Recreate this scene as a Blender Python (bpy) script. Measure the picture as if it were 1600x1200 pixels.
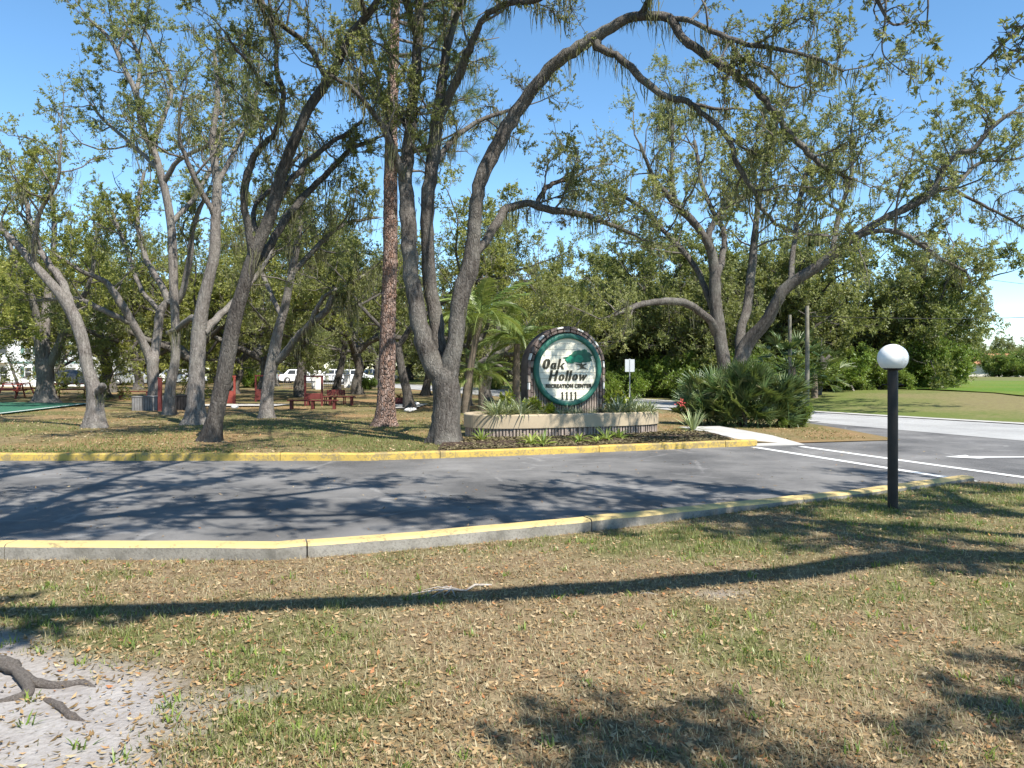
import bpy, bmesh, math, random
import numpy as np
from mathutils import Vector, Matrix

for _o in list(bpy.data.objects):
    bpy.data.objects.remove(_o)
SC = bpy.context.scene
COL = SC.collection
R = math.radians
F = 1200.0          # focal length in pixels of the 1600 px wide photograph
HZ = 575.0          # horizon row
EYE = 1.6

# ------------------------------------------------------------------ camera
cam_d = bpy.data.cameras.new('camera')
cam = bpy.data.objects.new('camera', cam_d)
COL.objects.link(cam)
cam.location = (0, 0, EYE)
cam.rotation_euler = (R(90), 0, 0)
cam_d.sensor_width = 36.0
cam_d.lens = 36.0 * F / 1600.0
cam_d.shift_y = -(600.0 - HZ) / 1600.0
cam_d.clip_end = 3000.0
cam_d.clip_start = 0.05
SC.camera = cam

# ------------------------------------------------------------------ sky, sun, exposure
SUN_EL = R(52.0)
SUN_H = Vector((0.64, -0.77, 0.0)).normalized()
SUN_DIR = Vector((SUN_H.x * math.cos(SUN_EL), SUN_H.y * math.cos(SUN_EL), math.sin(SUN_EL)))
world = bpy.data.worlds.new('World')
SC.world = world
world.use_nodes = True
wn = world.node_tree
for n in list(wn.nodes):
    wn.nodes.remove(n)
w_out = wn.nodes.new('ShaderNodeOutputWorld')
w_bg = wn.nodes.new('ShaderNodeBackground')
w_sky = wn.nodes.new('ShaderNodeTexSky')
w_sky.sky_type = 'NISHITA'
w_sky.sun_disc = False
w_sky.sun_elevation = SUN_EL
w_sky.sun_rotation = math.atan2(SUN_H.x, SUN_H.y)
w_sky.air_density = 0.75
w_sky.dust_density = 0.0
w_sky.ozone_density = 1.4
w_bg.inputs['Strength'].default_value = 0.095
w_hs = wn.nodes.new('ShaderNodeHueSaturation')
w_hs.inputs['Saturation'].default_value = 1.14
w_hs.inputs['Hue'].default_value = 0.492
w_hs.inputs['Value'].default_value = 1.38
wn.links.new(w_sky.outputs[0], w_hs.inputs['Color'])
wn.links.new(w_hs.outputs[0], w_bg.inputs['Color'])
wn.links.new(w_bg.outputs[0], w_out.inputs['Surface'])

sun_d = bpy.data.lights.new('sun', 'SUN')
sun_d.energy = 4.9
sun_d.angle = R(0.53)
sun_d.color = (1.0, 0.95, 0.87)
sun = bpy.data.objects.new('sun', sun_d)
COL.objects.link(sun)
sun.rotation_euler = (-SUN_DIR).to_track_quat('-Z', 'Y').to_euler()
sun.location = (20, -20, 40)

SC.view_settings.view_transform = 'Standard'
SC.view_settings.look = 'None'
SC.view_settings.gamma = 1.0
SC.view_settings.use_curve_mapping = False
SC.view_settings.exposure = 1.0

# ------------------------------------------------------------------ helpers
def P(px, py, D):
    """point seen at photograph pixel (px, py) standing D metres away"""
    return (((px - 800.0) / F) * D, D, EYE + ((HZ - py) / F) * D)

def G(px, py, z=0.0):
    D = F * (EYE - z) / (py - HZ)
    return ((px - 800.0) / F * D, D)

def tag(o, label=None, cat=None, group=None, kind=None):
    if label: o['label'] = label
    if cat: o['category'] = cat
    if group: o['group'] = group
    if kind: o['kind'] = kind
    return o

def link(o, parent=None):
    COL.objects.link(o)
    if parent is not None:
        o.parent = parent
    return o

def empty(name, loc=(0, 0, 0), rz=0.0):
    o = bpy.data.objects.new(name, None)
    o.empty_display_size = 0.2
    o.location = loc
    o.rotation_euler = (0, 0, rz)
    return link(o)

def mesh_np(name, V, quads=None, tris=None, attrs=None, smooth=False):
    """V (n,3); quads (m,4); tris (k,3); attrs {name: (domain, values)}"""
    V = np.asarray(V, dtype=np.float32)
    lq = 0 if quads is None else len(quads)
    lt = 0 if tris is None else len(tris)
    me = bpy.data.meshes.new(name)
    me.vertices.add(len(V))
    me.vertices.foreach_set('co', V.ravel())
    loops = []
    starts = []
    if lq:
        q = np.asarray(quads, dtype=np.int32)
        loops.append(q.ravel())
        starts.append(np.arange(lq, dtype=np.int32) * 4)
    if lt:
        t = np.asarray(tris, dtype=np.int32)
        loops.append(t.ravel())
        starts.append(lq * 4 + np.arange(lt, dtype=np.int32) * 3)
    loops = np.concatenate(loops)
    starts = np.concatenate(starts)
    me.loops.add(len(loops))
    me.loops.foreach_set('vertex_index', loops)
    me.polygons.add(len(starts))
    me.polygons.foreach_set('loop_start', starts)
    if smooth:
        me.polygons.foreach_set('use_smooth', np.ones(len(starts), dtype=bool))
    if attrs:
        for k, (dom, val) in attrs.items():
            a = me.attributes.new(k, 'FLOAT', dom)
            a.data.foreach_set('value', np.asarray(val, dtype=np.float32))
    me.update(calc_edges=True)
    me.validate()
    return me

def obj(name, me, mat=None, parent=None, loc=None, rot=None):
    if mat is not None and len(me.materials) == 0:
        for m in (mat if isinstance(mat, (list, tuple)) else [mat]):
            me.materials.append(m)
    o = bpy.data.objects.new(name, me)
    if loc is not None: o.location = loc
    if rot is not None: o.rotation_euler = rot
    return link(o, parent)

class MB:
    """collects shapes in one mesh"""
    def __init__(self):
        self.v = []; self.f = []; self.mi = []; self.sm = []
    def add(self, vs, fs, mi=0, smooth=False):
        b = len(self.v)
        self.v += [tuple(p) for p in vs]
        for f in fs:
            self.f.append([b + i for i in f]); self.mi.append(mi); self.sm.append(smooth)
        return self
    def box(self, x0, x1, y0, y1, z0, z1, mi=0, M=None):
        vs = [(x0, y0, z0), (x1, y0, z0), (x1, y1, z0), (x0, y1, z0), (x0, y0, z1), (x1, y0, z1), (x1, y1, z1), (x0, y1, z1)]
        if M is not None: vs = [tuple(M @ Vector(p)) for p in vs]
        return self.add(vs, [(0, 3, 2, 1), (4, 5, 6, 7), (0, 1, 5, 4), (1, 2, 6, 5), (2, 3, 7, 6), (3, 0, 4, 7)], mi)
    def bbox(self, x0, x1, y0, y1, z0, z1, b=0.01, mi=0, M=None):
        """box with chamfered edges"""
        vs = []
        for sx in (0, 1):
            for sy in (0, 1):
                for sz in (0, 1):
                    x = (x0, x1)[sx]; y = (y0, y1)[sy]; z = (z0, z1)[sz]
                    dx = b if sx == 0 else -b; dy = b if sy == 0 else -b; dz = b if sz == 0 else -b
                    vs += [(x, y + dy, z + dz), (x + dx, y, z + dz), (x + dx, y + dy, z)]
        def c(sx, sy, sz, a): return (sx * 4 + sy * 2 + sz) * 3 + a
        fs = []
        fs.append([c(0, 0, 0, 0), c(0, 0, 1, 0), c(0, 1, 1, 0), c(0, 1, 0, 0)])
        fs.append([c(1, 0, 0, 0), c(1, 1, 0, 0), c(1, 1, 1, 0), c(1, 0, 1, 0)])
        fs.append([c(0, 0, 0, 1), c(1, 0, 0, 1), c(1, 0, 1, 1), c(0, 0, 1, 1)])
        fs.append([c(0, 1, 0, 1), c(0, 1, 1, 1), c(1, 1, 1, 1), c(1, 1, 0, 1)])
        fs.append([c(0, 0, 0, 2), c(0, 1, 0, 2), c(1, 1, 0, 2), c(1, 0, 0, 2)])
        fs.append([c(0, 0, 1, 2), c(1, 0, 1, 2), c(1, 1, 1, 2), c(0, 1, 1, 2)])
        for s in (0, 1):
            for t in (0, 1):
                fs.append([c(0, s, t, 1), c(0, s, t, 2), c(1, s, t, 2), c(1, s, t, 1)])
                fs.append([c(s, 0, t, 0), c(s, 0, t, 2), c(s, 1, t, 2), c(s, 1, t, 0)])
                fs.append([c(s, t, 0, 0), c(s, t, 0, 1), c(s, t, 1, 1), c(s, t, 1, 0)])
                for u in (0, 1):
                    pass
        for sx in (0, 1):
            for sy in (0, 1):
                for sz in (0, 1):
                    fs.append([c(sx, sy, sz, 0), c(sx, sy, sz, 1), c(sx, sy, sz, 2)])
        if M is not None: vs = [tuple(M @ Vector(p)) for p in vs]
        return self.add(vs, fs, mi)
    def tube(self, pts, rad, k=8, mi=0, caps=True, smooth=True):
        pts = [Vector(p) for p in pts]
        if not hasattr(rad, '__len__'): rad = [rad] * len(pts)
        t = (pts[1] - pts[0]).normalized()
        u = t.orthogonal().normalized()
        vs = []
        for i, p in enumerate(pts):
            if i == 0: t2 = (pts[1] - pts[0])
            elif i == len(pts) - 1: t2 = (pts[-1] - pts[-2])
            else: t2 = (pts[i + 1] - pts[i - 1])
            t2.normalize()
            u = (u - t2 * u.dot(t2)).normalized()
            w = t2.cross(u)
            for j in range(k):
                a = 2 * math.pi * j / k
                vs.append(p + (u * math.cos(a) + w * math.sin(a)) * rad[i])
        fs = []
        for i in range(len(pts) - 1):
            for j in range(k):
                fs.append((i * k + j, i * k + (j + 1) % k, (i + 1) * k + (j + 1) % k, (i + 1) * k + j))
        self.add(vs, fs, mi, smooth)
        if caps:
            self.add(vs[:k], [tuple(range(k - 1, -1, -1))], mi)
            self.add(vs[-k:], [tuple(range(k))], mi)
        return self
    def lathe(self, prof, k=24, c=(0, 0, 0), mi=0, smooth=True):
        vs = []
        for r, z in prof:
            for j in range(k):
                a = 2 * math.pi * j / k
                vs.append((c[0] + r * math.cos(a), c[1] + r * math.sin(a), c[2] + z))
        fs = []
        for i in range(len(prof) - 1):
            for j in range(k):
                fs.append((i * k + j, i * k + (j + 1) % k, (i + 1) * k + (j + 1) % k, (i + 1) * k + j))
        return self.add(vs, fs, mi, smooth)
    def prism(self, poly, d0, d1, axis='y', mi=0):
        """poly in the plane of the two other axes, extruded d0..d1"""
        n = len(poly)
        def mk(a, b, d):
            return {'y': (a, d, b), 'z': (a, b, d), 'x': (d, a, b)}[axis]
        vs = [mk(a, b, d0) for a, b in poly] + [mk(a, b, d1) for a, b in poly]
        fs = [tuple(range(n)), tuple(range(2 * n - 1, n - 1, -1))]
        for i in range(n):
            fs.append((i, i + n, (i + 1) % n + n, (i + 1) % n))
        return self.add(vs, fs, mi)
    def mesh(self, name, fix=True):
        me = bpy.data.meshes.new(name)
        me.from_pydata(self.v, [], self.f)
        me.polygons.foreach_set('material_index', self.mi)
        me.polygons.foreach_set('use_smooth', self.sm)
        if fix:
            bm = bmesh.new(); bm.from_mesh(me)
            bmesh.ops.recalc_face_normals(bm, faces=bm.faces)
            bm.to_mesh(me); bm.free()
        me.update()
        return me
    def build(self, name, mat, parent=None, loc=None, rot=None, fix=True):
        return obj(name, self.mesh(name, fix), mat, parent, loc, rot)

def vnoise(x, y, scale=1.0, seed=0):
    x = np.asarray(x, dtype=np.float64) * scale + 1000.5 + seed * 17.3
    y = np.asarray(y, dtype=np.float64) * scale + 1000.5 + seed * 31.7
    xi = np.floor(x).astype(np.int64); yi = np.floor(y).astype(np.int64)
    fx = x - xi; fy = y - yi
    fx = fx * fx * (3 - 2 * fx); fy = fy * fy * (3 - 2 * fy)
    def h(a, b):
        n = (a * 374761393 + b * 668265263 + seed * 144269) & 0x7fffffff
        n = ((n ^ (n >> 13)) * 1274126177) & 0x7fffffff
        return ((n ^ (n >> 16)) & 0xffff) / 65535.0
    return (h(xi, yi) * (1 - fx) + h(xi + 1, yi) * fx) * (1 - fy) + (h(xi, yi + 1) * (1 - fx) + h(xi + 1, yi + 1) * fx) * fy

def fbm(x, y, scale=1.0, seed=0, oct=4):
    s = 0; a = 0.5; t = 0
    for i in range(oct):
        s = s + a * vnoise(x, y, scale * 2 ** i, seed + i * 7); t += a; a *= 0.55
    return s / t

def smooth01(t):
    t = np.clip(t, 0, 1)
    return t * t * (3 - 2 * t)

# ------------------------------------------------------------------ materials
class NT:
    def __init__(self, name):
        self.m = bpy.data.materials.new(name)
        self.m.use_nodes = True
        self.t = self.m.node_tree
        for n in list(self.t.nodes): self.t.nodes.remove(n)
        self.out = self.t.nodes.new('ShaderNodeOutputMaterial')
    def n(self, typ, **kw):
        nd = self.t.nodes.new(typ)
        for k, v in kw.items():
            if k in nd.inputs.keys() if hasattr(nd.inputs, 'keys') else False:
                self.set(nd.inputs[k], v)
            else:
                setattr(nd, k, v)
        return nd
    def set(self, sock, v):
        if hasattr(v, 'links') or isinstance(v, bpy.types.NodeSocket):
            self.t.links.new(v, sock)
        else:
            if isinstance(v, (tuple, list)) and len(v) == 3 and sock.type == 'RGBA': v = (*v, 1.0)
            sock.default_value = v
    def coord(self, kind='Object', scale=None):
        tc = self.t.nodes.new('ShaderNodeTexCoord')
        o = tc.outputs[kind]
        if scale is not None:
            mp = self.t.nodes.new('ShaderNodeMapping')
            mp.inputs['Scale'].default_value = scale
            self.t.links.new(o, mp.inputs['Vector'])
            o = mp.outputs[0]
        return o
    def noise(self, vec, scale, detail=4, rough=0.55, dist=0.0):
        nd = self.t.nodes.new('ShaderNodeTexNoise')
        self.t.links.new(vec, nd.inputs['Vector'])
        nd.inputs['Scale'].default_value = scale
        nd.inputs['Detail'].default_value = detail
        nd.inputs['Roughness'].default_value = rough
        nd.inputs['Distortion'].default_value = dist
        return nd.outputs['Fac']
    def voronoi(self, vec, scale, feature='F1', out='Distance'):
        nd = self.t.nodes.new('ShaderNodeTexVoronoi')
        nd.feature = feature
        self.t.links.new(vec, nd.inputs['Vector'])
        nd.inputs['Scale'].default_value = scale
        return nd.outputs[out]
    def ramp(self, fac, stops):
        nd = self.t.nodes.new('ShaderNodeValToRGB')
        self.t.links.new(fac, nd.inputs['Fac'])
        el = nd.color_ramp.elements
        el[0].position, el[0].color = stops[0][0], self.c4(stops[0][1])
        el[1].position, el[1].color = stops[-1][0], self.c4(stops[-1][1])
        for p, c in stops[1:-1]:
            e = el.new(p); e.color = self.c4(c)
        return nd.outputs['Color']
    def c4(self, c):
        if not hasattr(c, '__len__'): c = (c, c, c)
        return (*c, 1.0) if len(c) == 3 else c
    def mix(self, fac, a, b, mode='MIX'):
        nd = self.t.nodes.new('ShaderNodeMix')
        nd.data_type = 'RGBA'; nd.blend_type = mode
        self.set(nd.inputs['Factor'], fac)
        for s, v in ((nd.inputs[6], a), (nd.inputs[7], b)):
            if hasattr(v, '__len__') and not isinstance(v, bpy.types.NodeSocket): v = self.c4(v)
            self.set(s, v)
        return nd.outputs[2]
    def math(self, op, a, b=0.0):
        nd = self.t.nodes.new('ShaderNodeMath'); nd.operation = op
        self.set(nd.inputs[0], a); self.set(nd.inputs[1], b)
        return nd.outputs[0]
    def attr(self, name):
        nd = self.t.nodes.new('ShaderNodeAttribute'); nd.attribute_name = name
        return nd.outputs['Fac']
    def bump(self, h, strength=0.3, dist=0.02, normal=None):
        nd = self.t.nodes.new('ShaderNodeBump')
        nd.inputs['Strength'].default_value = strength
        nd.inputs['Distance'].default_value = dist
        self.t.links.new(h, nd.inputs['Height'])
        if normal is not None: self.t.links.new(normal, nd.inputs['Normal'])
        return nd.outputs[0]
    def principled(self, color, rough=0.8, normal=None, spec=0.3, metal=0.0):
        nd = self.t.nodes.new('ShaderNodeBsdfPrincipled')
        self.set(nd.inputs['Base Color'], color if isinstance(color, bpy.types.NodeSocket) else self.c4(color))
        self.set(nd.inputs['Roughness'], rough)
        nd.inputs['Specular IOR Level'].default_value = spec
        nd.inputs['Metallic'].default_value = metal
        if normal is not None: self.t.links.new(normal, nd.inputs['Normal'])
        return nd.outputs[0]
    def finish(self, sh):
        self.t.links.new(sh, self.out.inputs['Surface'])
        return self.m

def mat_simple(name, c, rough=0.7, var=0.25, scale=6.0, spec=0.3, bump=0.15, bscale=40.0, metal=0.0):
    b = NT(name)
    co = b.coord('Object')
    f = b.noise(co, scale, 5)
    c = np.array(c)
    col = b.ramp(f, [(0.3, tuple(c * (1 - var))), (0.7, tuple(np.minimum(c * (1 + var), 0.95)))])
    nm = b.bump(b.noise(co, bscale, 3), bump, 0.01)
    return b.finish(b.principled(col, rough, nm, spec, metal))

def mat_leaf(name, stops, trans=0.35, rough=0.45, spec=0.35):
    b = NT(name)
    rn = b.attr('rnd')
    col = b.ramp(rn, stops)
    ob = b.n('ShaderNodeObjectInfo')
    col2 = b.mix(b.math('MULTIPLY', ob.outputs['Random'], 0.30), col, (0.26, 0.26, 0.10))
    pr = b.principled(col2, rough, None, spec)
    tr = b.n('ShaderNodeBsdfTranslucent')
    b.set(tr.inputs['Color'], b.mix(0.5, col2, (0.30, 0.34, 0.04)))
    mx = b.n('ShaderNodeMixShader')
    mx.inputs[0].default_value = trans
    b.t.links.new(pr, mx.inputs[1]); b.t.links.new(tr.outputs[0], mx.inputs[2])
    return b.finish(mx.outputs[0])

def mat_bark(name, dark, mid, light, sx=(7, 7, 1.6), lich=0.5):
    b = NT(name)
    co = b.coord('Object')
    st = b.coord('Object', sx)
    n1 = b.noise(st, 3.0, 8, 0.65, 0.4)
    n2 = b.noise(co, 1.3, 4)
    v = b.voronoi(st, 5.5, 'DISTANCE_TO_EDGE')
    crack = b.ramp(v, [(0.0, 0.0), (0.22, 1.0)])
    col = b.ramp(n1, [(0.30, dark), (0.5, mid), (0.72, light)])
    col = b.mix(b.ramp(n2, [(0.45, 0.0), (0.75, lich)]), col, (0.30, 0.29, 0.25))
    col = b.mix(b.ramp(crack, [(0.0, 0.30), (1.0, 0.0)]), col, dark)
    h = b.math('ADD', b.math('MULTIPLY', crack, 0.35), n1)
    return b.finish(b.principled(col, 0.92, b.bump(h, 0.75, 0.04), 0.15))

M = {}
M['bark'] = mat_bark('oak_bark', (0.036, 0.030, 0.026), (0.105, 0.092, 0.080), (0.215, 0.195, 0.175))
M['bark_dark'] = mat_bark('dark_oak_bark', (0.032, 0.027, 0.024), (0.085, 0.074, 0.065), (0.165, 0.15, 0.135), lich=0.25)
M['bark_pale'] = mat_bark('pale_oak_bark', (0.075, 0.064, 0.056), (0.19, 0.168, 0.150), (0.33, 0.30, 0.275), lich=0.6)
M['twig'] = mat_simple('twig_bark', (0.13, 0.115, 0.10), 0.9, 0.4, 3.0, 0.1)
def _pine():
    b = NT('pine_bark')
    st = b.coord('Object', (13, 13, 5.0))
    v = b.voronoi(st, 1.6, 'DISTANCE_TO_EDGE')
    vc = b.t.nodes.new('ShaderNodeTexVoronoi'); b.t.links.new(st, vc.inputs['Vector']); vc.inputs['Scale'].default_value = 1.6
    n1 = b.noise(st, 4.0, 6, 0.6)
    col = b.ramp(n1, [(0.3, (0.13, 0.075, 0.05)), (0.52, (0.24, 0.14, 0.10)), (0.75, (0.38, 0.29, 0.24))])
    sep = b.n('ShaderNodeSeparateColor'); b.t.links.new(vc.outputs['Color'], sep.inputs[0])
    col = b.mix(b.math('MULTIPLY', sep.outputs[0], 0.55), col, (0.36, 0.30, 0.27))
    e = b.ramp(v, [(0.0, 0.55), (0.10, 0.0)])
    col = b.mix(e, col, (0.085, 0.05, 0.04))
    h = b.math('ADD', b.ramp(v, [(0.0, 0.0), (0.18, 1.0)]), b.math('MULTIPLY', n1, 0.4))
    return b.finish(b.principled(col, 0.9, b.bump(h, 0.9, 0.04), 0.15))
M['pine_bark'] = _pine()
M['leaf_grey'] = mat_leaf('oak_leaf_grey_green', [(0.0, (0.110, 0.128, 0.052)), (0.4, (0.183, 0.207, 0.081)), (0.8, (0.305, 0.323, 0.109)), (1.0, (0.427, 0.415, 0.127))], 0.45, 0.5, 0.35)
M['leaf_dark'] = mat_leaf('oak_leaf_dark_green', [(0.0, (0.069, 0.091, 0.028)), (0.5, (0.150, 0.177, 0.055)), (1.0, (0.275, 0.293, 0.094))], 0.38, 0.5, 0.35)
M['leaf_yellow'] = mat_leaf('oak_leaf_new_growth', [(0.0, (0.144, 0.168, 0.035)), (0.5, (0.264, 0.288, 0.060)), (1.0, (0.384, 0.372, 0.100))], 0.45, 0.45, 0.35)
M['leaf_light'] = mat_leaf('oak_leaf_silvery_new', [(0.0, (0.15, 0.165, 0.065)), (0.35, (0.25, 0.27, 0.11)), (0.75, (0.37, 0.385, 0.16)), (1.0, (0.47, 0.45, 0.13))], 0.45, 0.5, 0.35)
M['leaf_bright'] = mat_leaf('shrub_leaf_bright', [(0.0, (0.07, 0.13, 0.015)), (0.5, (0.14, 0.24, 0.03)), (1.0, (0.27, 0.34, 0.06))], 0.4, 0.4, 0.45)
M['needle'] = mat_leaf('pine_needle', [(0.0, (0.05, 0.09, 0.02)), (0.6, (0.11, 0.16, 0.04)), (1.0, (0.20, 0.23, 0.07))], 0.25, 0.5, 0.35)
M['moss'] = mat_leaf('spanish_moss_grey', [(0.0, (0.072, 0.068, 0.047)), (0.5, (0.128, 0.123, 0.085)), (1.0, (0.196, 0.187, 0.140))], 0.3, 0.9, 0.05)
M['airplant'] = mat_leaf('air_plant_brown', [(0.0, (0.12, 0.07, 0.03)), (0.6, (0.26, 0.16, 0.07)), (1.0, (0.36, 0.27, 0.13))], 0.25, 0.8, 0.1)
M['palmetto'] = mat_leaf('palmetto_leaf', [(0.0, (0.022, 0.055, 0.02)), (0.6, (0.05, 0.105, 0.035)), (0.92, (0.11, 0.18, 0.055)), (1.0, (0.26, 0.25, 0.12))], 0.22, 0.35, 0.5)
M['palm'] = mat_leaf('palm_leaf', [(0.0, (0.07, 0.13, 0.025)), (0.6, (0.14, 0.22, 0.05)), (1.0, (0.27, 0.33, 0.11))], 0.4, 0.4, 0.45)
M['variegated'] = mat_leaf('variegated_strap_leaf', [(0.0, (0.13, 0.18, 0.08)), (0.5, (0.27, 0.31, 0.18)), (1.0, (0.52, 0.54, 0.40))], 0.3, 0.45, 0.3)
M['croton'] = mat_leaf('croton_leaf', [(0.0, (0.10, 0.16, 0.02)), (0.5, (0.27, 0.33, 0.03)), (1.0, (0.55, 0.52, 0.07))], 0.35, 0.35, 0.5)
M['bromeliad'] = mat_leaf('bromeliad_leaf', [(0.0, (0.11, 0.19, 0.03)), (0.6, (0.24, 0.34, 0.05)), (1.0, (0.42, 0.47, 0.12))], 0.35, 0.35, 0.5)
M['agave'] = mat_leaf('agave_leaf', [(0.0, (0.20, 0.27, 0.13)), (0.6, (0.33, 0.40, 0.20)), (1.0, (0.50, 0.54, 0.30))], 0.2, 0.45, 0.4)
# ================================================================== SETTING
rs = np.random.RandomState

# outlines on the ground -------------------------------------------------
NEAR_K = [(-16.0, 6.50), (-1.95, 6.34), (-1.0, 6.66), (1.28, 7.66), (4.2, 9.12), (6.25, 10.38)]     # grass side of the near kerb
FAR_K = [(-26.0, 13.25), (-2.5, 13.25), (0.2, 14.05), (5.05, 15.80)]                                   # road side of the far kerb
ROAD_FAR = [(26.0, 2.0), (19.5, 13.0), (14.7, 22.0), (11.0, 28.3), (7.5, 37.6), (-2.2, 60.0), (-11.5, 77.0), (-34.0, 112.0)]
ROAD_NEAR = [(17.5, 2.0), (14.0, 10.0), (11.3, 16.6), (8.85, 22.6), (5.8, 29.2), (-1.65, 44.5), (-9.3, 61.0), (-29.0, 94.0)]

def poly_y(pl, x):
    xs = np.array([p[0] for p in pl]); ys = np.array([p[1] for p in pl])
    return np.interp(x, xs, ys)

def near_edge(x):
    return poly_y(NEAR_K + [(7.2, 10.45), (10.5, 9.0), (13.0, 5.0), (20, -6)], x)

def road_near_x(y):
    pl = sorted(ROAD_NEAR, key=lambda p: p[1])
    return np.interp(y, [p[1] for p in pl], [p[0] for p in pl])

def park_z(x, y):
    a = smooth01((6.3 - x) / 2.6) * smooth01((26.0 - y) / 7.0)
    return 0.018 + 0.085 * a + 0.02 * (fbm(x, y, 0.35, 5, 3) - 0.5) * smooth01((y - 14.5) / 2)

def near_z(x, y):
    e = near_edge(x) - y
    rise = 0.065 * smooth01((x - 0.2) / 3.4) * smooth01((y - 4.0) / 3.0) * (1 - smooth01((x - 6.0) / 1.2))
    return 0.012 + rise + 0.035 * fbm(x, y, 1.1, 3, 4) * smooth01(e / 0.6) + 0.03 * smooth01(e / 4.0) * (1 - smooth01((x - 0.2) / 3.4))

def near_zs(x, y):
    s = sand_mask(x, y)
    return np.maximum(near_z(x, y) - 0.02 * s + 0.02 * s * fbm(x, y, 3.2, 40, 4), 0.006)

def sand_mask(x, y):
    f = (-1.42 - np.maximum(0, y - 3.65) * 1.55 - x) / 0.55
    f = f + (fbm(x, y, 1.6, 11, 4) - 0.5) * 2.0
    a = smooth01(f * 0.75 + 0.35)
    d = np.sqrt(((x - 1.45) / 0.30) ** 2 + ((y - 5.28) / 0.13) ** 2)
    b = smooth01(1.3 - d + (fbm(x, y, 3.0, 12, 3) - 0.5)) * 0.45
    return np.maximum(a, b)

def green_mask(x, y):
    g = fbm(x, y, 0.85, 21, 4)
    bias = 0.10 * smooth01((x - 0.5) / 4.0) + 0.05 * smooth01((y - 6) / 3.0)
    return np.clip((g - 0.50 + bias) * 4.2 + 0.25, 0, 1) * (1 - sand_mask(x, y))

# ground materials --------------------------------------------------------
def _ground_mat(name, dry, dirt, green, gscale=0.05, attr=False, park=False):
    b = NT(name)
    co = b.coord('Object')
    fine = b.noise(co, 38.0, 6, 0.7)
    mid = b.noise(co, 5.5, 5, 0.6)
    big = b.noise(co, 0.35 if park else 0.12, 4, 0.55)
    v = b.voronoi(co, 30.0, 'F1', 'Distance')
    base = b.mix(b.ramp(mid, [(0.35, 0.0), (0.65, 1.0)]), dry, dirt)
    base = b.mix(b.ramp(fine, [(0.35, 0.55), (0.6, 0.0)]), base, tuple(np.array(dirt) * 0.45))
    if attr:
        base = b.mix(b.math('MULTIPLY', b.attr('green'), 0.75), base, b.mix(fine, tuple(np.array(green) * 0.6), green))
        sand = b.mix(b.ramp(mid, [(0.3, 0.0), (0.7, 1.0)]), (0.27, 0.25, 0.24), (0.36, 0.34, 0.325))
        sand = b.mix(b.ramp(fine, [(0.36, 0.5), (0.52, 0.0)]), sand, (0.20, 0.175, 0.155))
        base = b.mix(b.attr('sand'), base, sand)
    else:
        gf = b.ramp(b.math('ADD', big, b.math('MULTIPLY', b.math('SUBTRACT', mid, 0.5), 0.5)), [(0.40, 0.0), (0.60, 1.0)])
        base = b.mix(b.math('MULTIPLY', gf, 0.85), base, b.mix(fine, tuple(np.array(green) * 0.6), green))
        if park:
            pn = b.noise(co, 0.22, 3)
            base = b.mix(b.ramp(pn, [(0.48, 0.0), (0.62, 0.75)]), base, (0.27, 0.165, 0.085))
    h = b.math('ADD', fine, b.math('MULTIPLY', v, 0.5))
    return b.finish(b.principled(base, 0.95, b.bump(h, 0.6, 0.02), 0.1))

M['near_lawn'] = _ground_mat('dry_lawn', (0.29, 0.225, 0.135), (0.17, 0.115, 0.068), (0.13, 0.15, 0.05), attr=True)
M['park_lawn'] = _ground_mat('park_lawn', (0.25, 0.20, 0.10), (0.17, 0.125, 0.07), (0.125, 0.13, 0.045), park=True)
M['far_lawn'] = _ground_mat('far_lawn', (0.22, 0.20, 0.085), (0.19, 0.155, 0.08), (0.12, 0.165, 0.035))
M['field'] = _ground_mat('bright_field', (0.13, 0.20, 0.03), (0.15, 0.17, 0.04), (0.10, 0.19, 0.025))

def _asphalt(name, c0, c1, crack=0.5, light=0.0):
    b = NT(name)
    co = b.coord('Object')
    sp = b.noise(co, 140.0, 3, 0.8)
    big = b.noise(co, 0.55, 5, 0.6, 0.3)
    mid = b.noise(co, 6.0, 5, 0.65)
    col = b.mix(b.ramp(big, [(0.35, 0.0), (0.68, 1.0)]), c0, c1)
    col = b.mix(b.ramp(sp, [(0.52, 0.0), (0.68, 0.6)]), col, tuple(np.minimum(np.array(c1) * 2.2, 0.6)))
    col = b.mix(b.ramp(mid, [(0.55, 0.0), (0.75, 0.35)]), col, tuple(np.array(c0) * 0.7))
    st = b.coord('Object', (0.35, 1.0, 1.0))
    cr = b.voronoi(st, 0.9, 'DISTANCE_TO_EDGE')
    wn_ = b.noise(co, 2.5, 4)
    cr2 = b.math('ADD', cr, b.math('MULTIPLY', b.math('SUBTRACT', wn_, 0.5), 0.10))
    line = b.ramp(b.math('ABSOLUTE', cr2), [(0.0, crack), (0.012, 0.0)])
    col = b.mix(line, col, tuple(np.minimum(np.array(c1) * 1.9, 0.5)))
    return b.finish(b.principled(col, 0.85, b.bump(sp, 0.35, 0.006), 0.25))
M['asphalt'] = _asphalt('drive_asphalt', (0.060, 0.059, 0.059), (0.185, 0.178, 0.17), 0.30)
M['road'] = _asphalt('road_pale_asphalt', (0.25, 0.245, 0.235), (0.34, 0.335, 0.32), 0.2)
M['concrete'] = mat_simple('concrete', (0.40, 0.38, 0.34), 0.9, 0.25, 3.0, 0.2, 0.3, 60)
M['path'] = mat_simple('path_concrete', (0.40, 0.385, 0.36), 0.9, 0.12, 2.0, 0.2, 0.2, 60)

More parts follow.
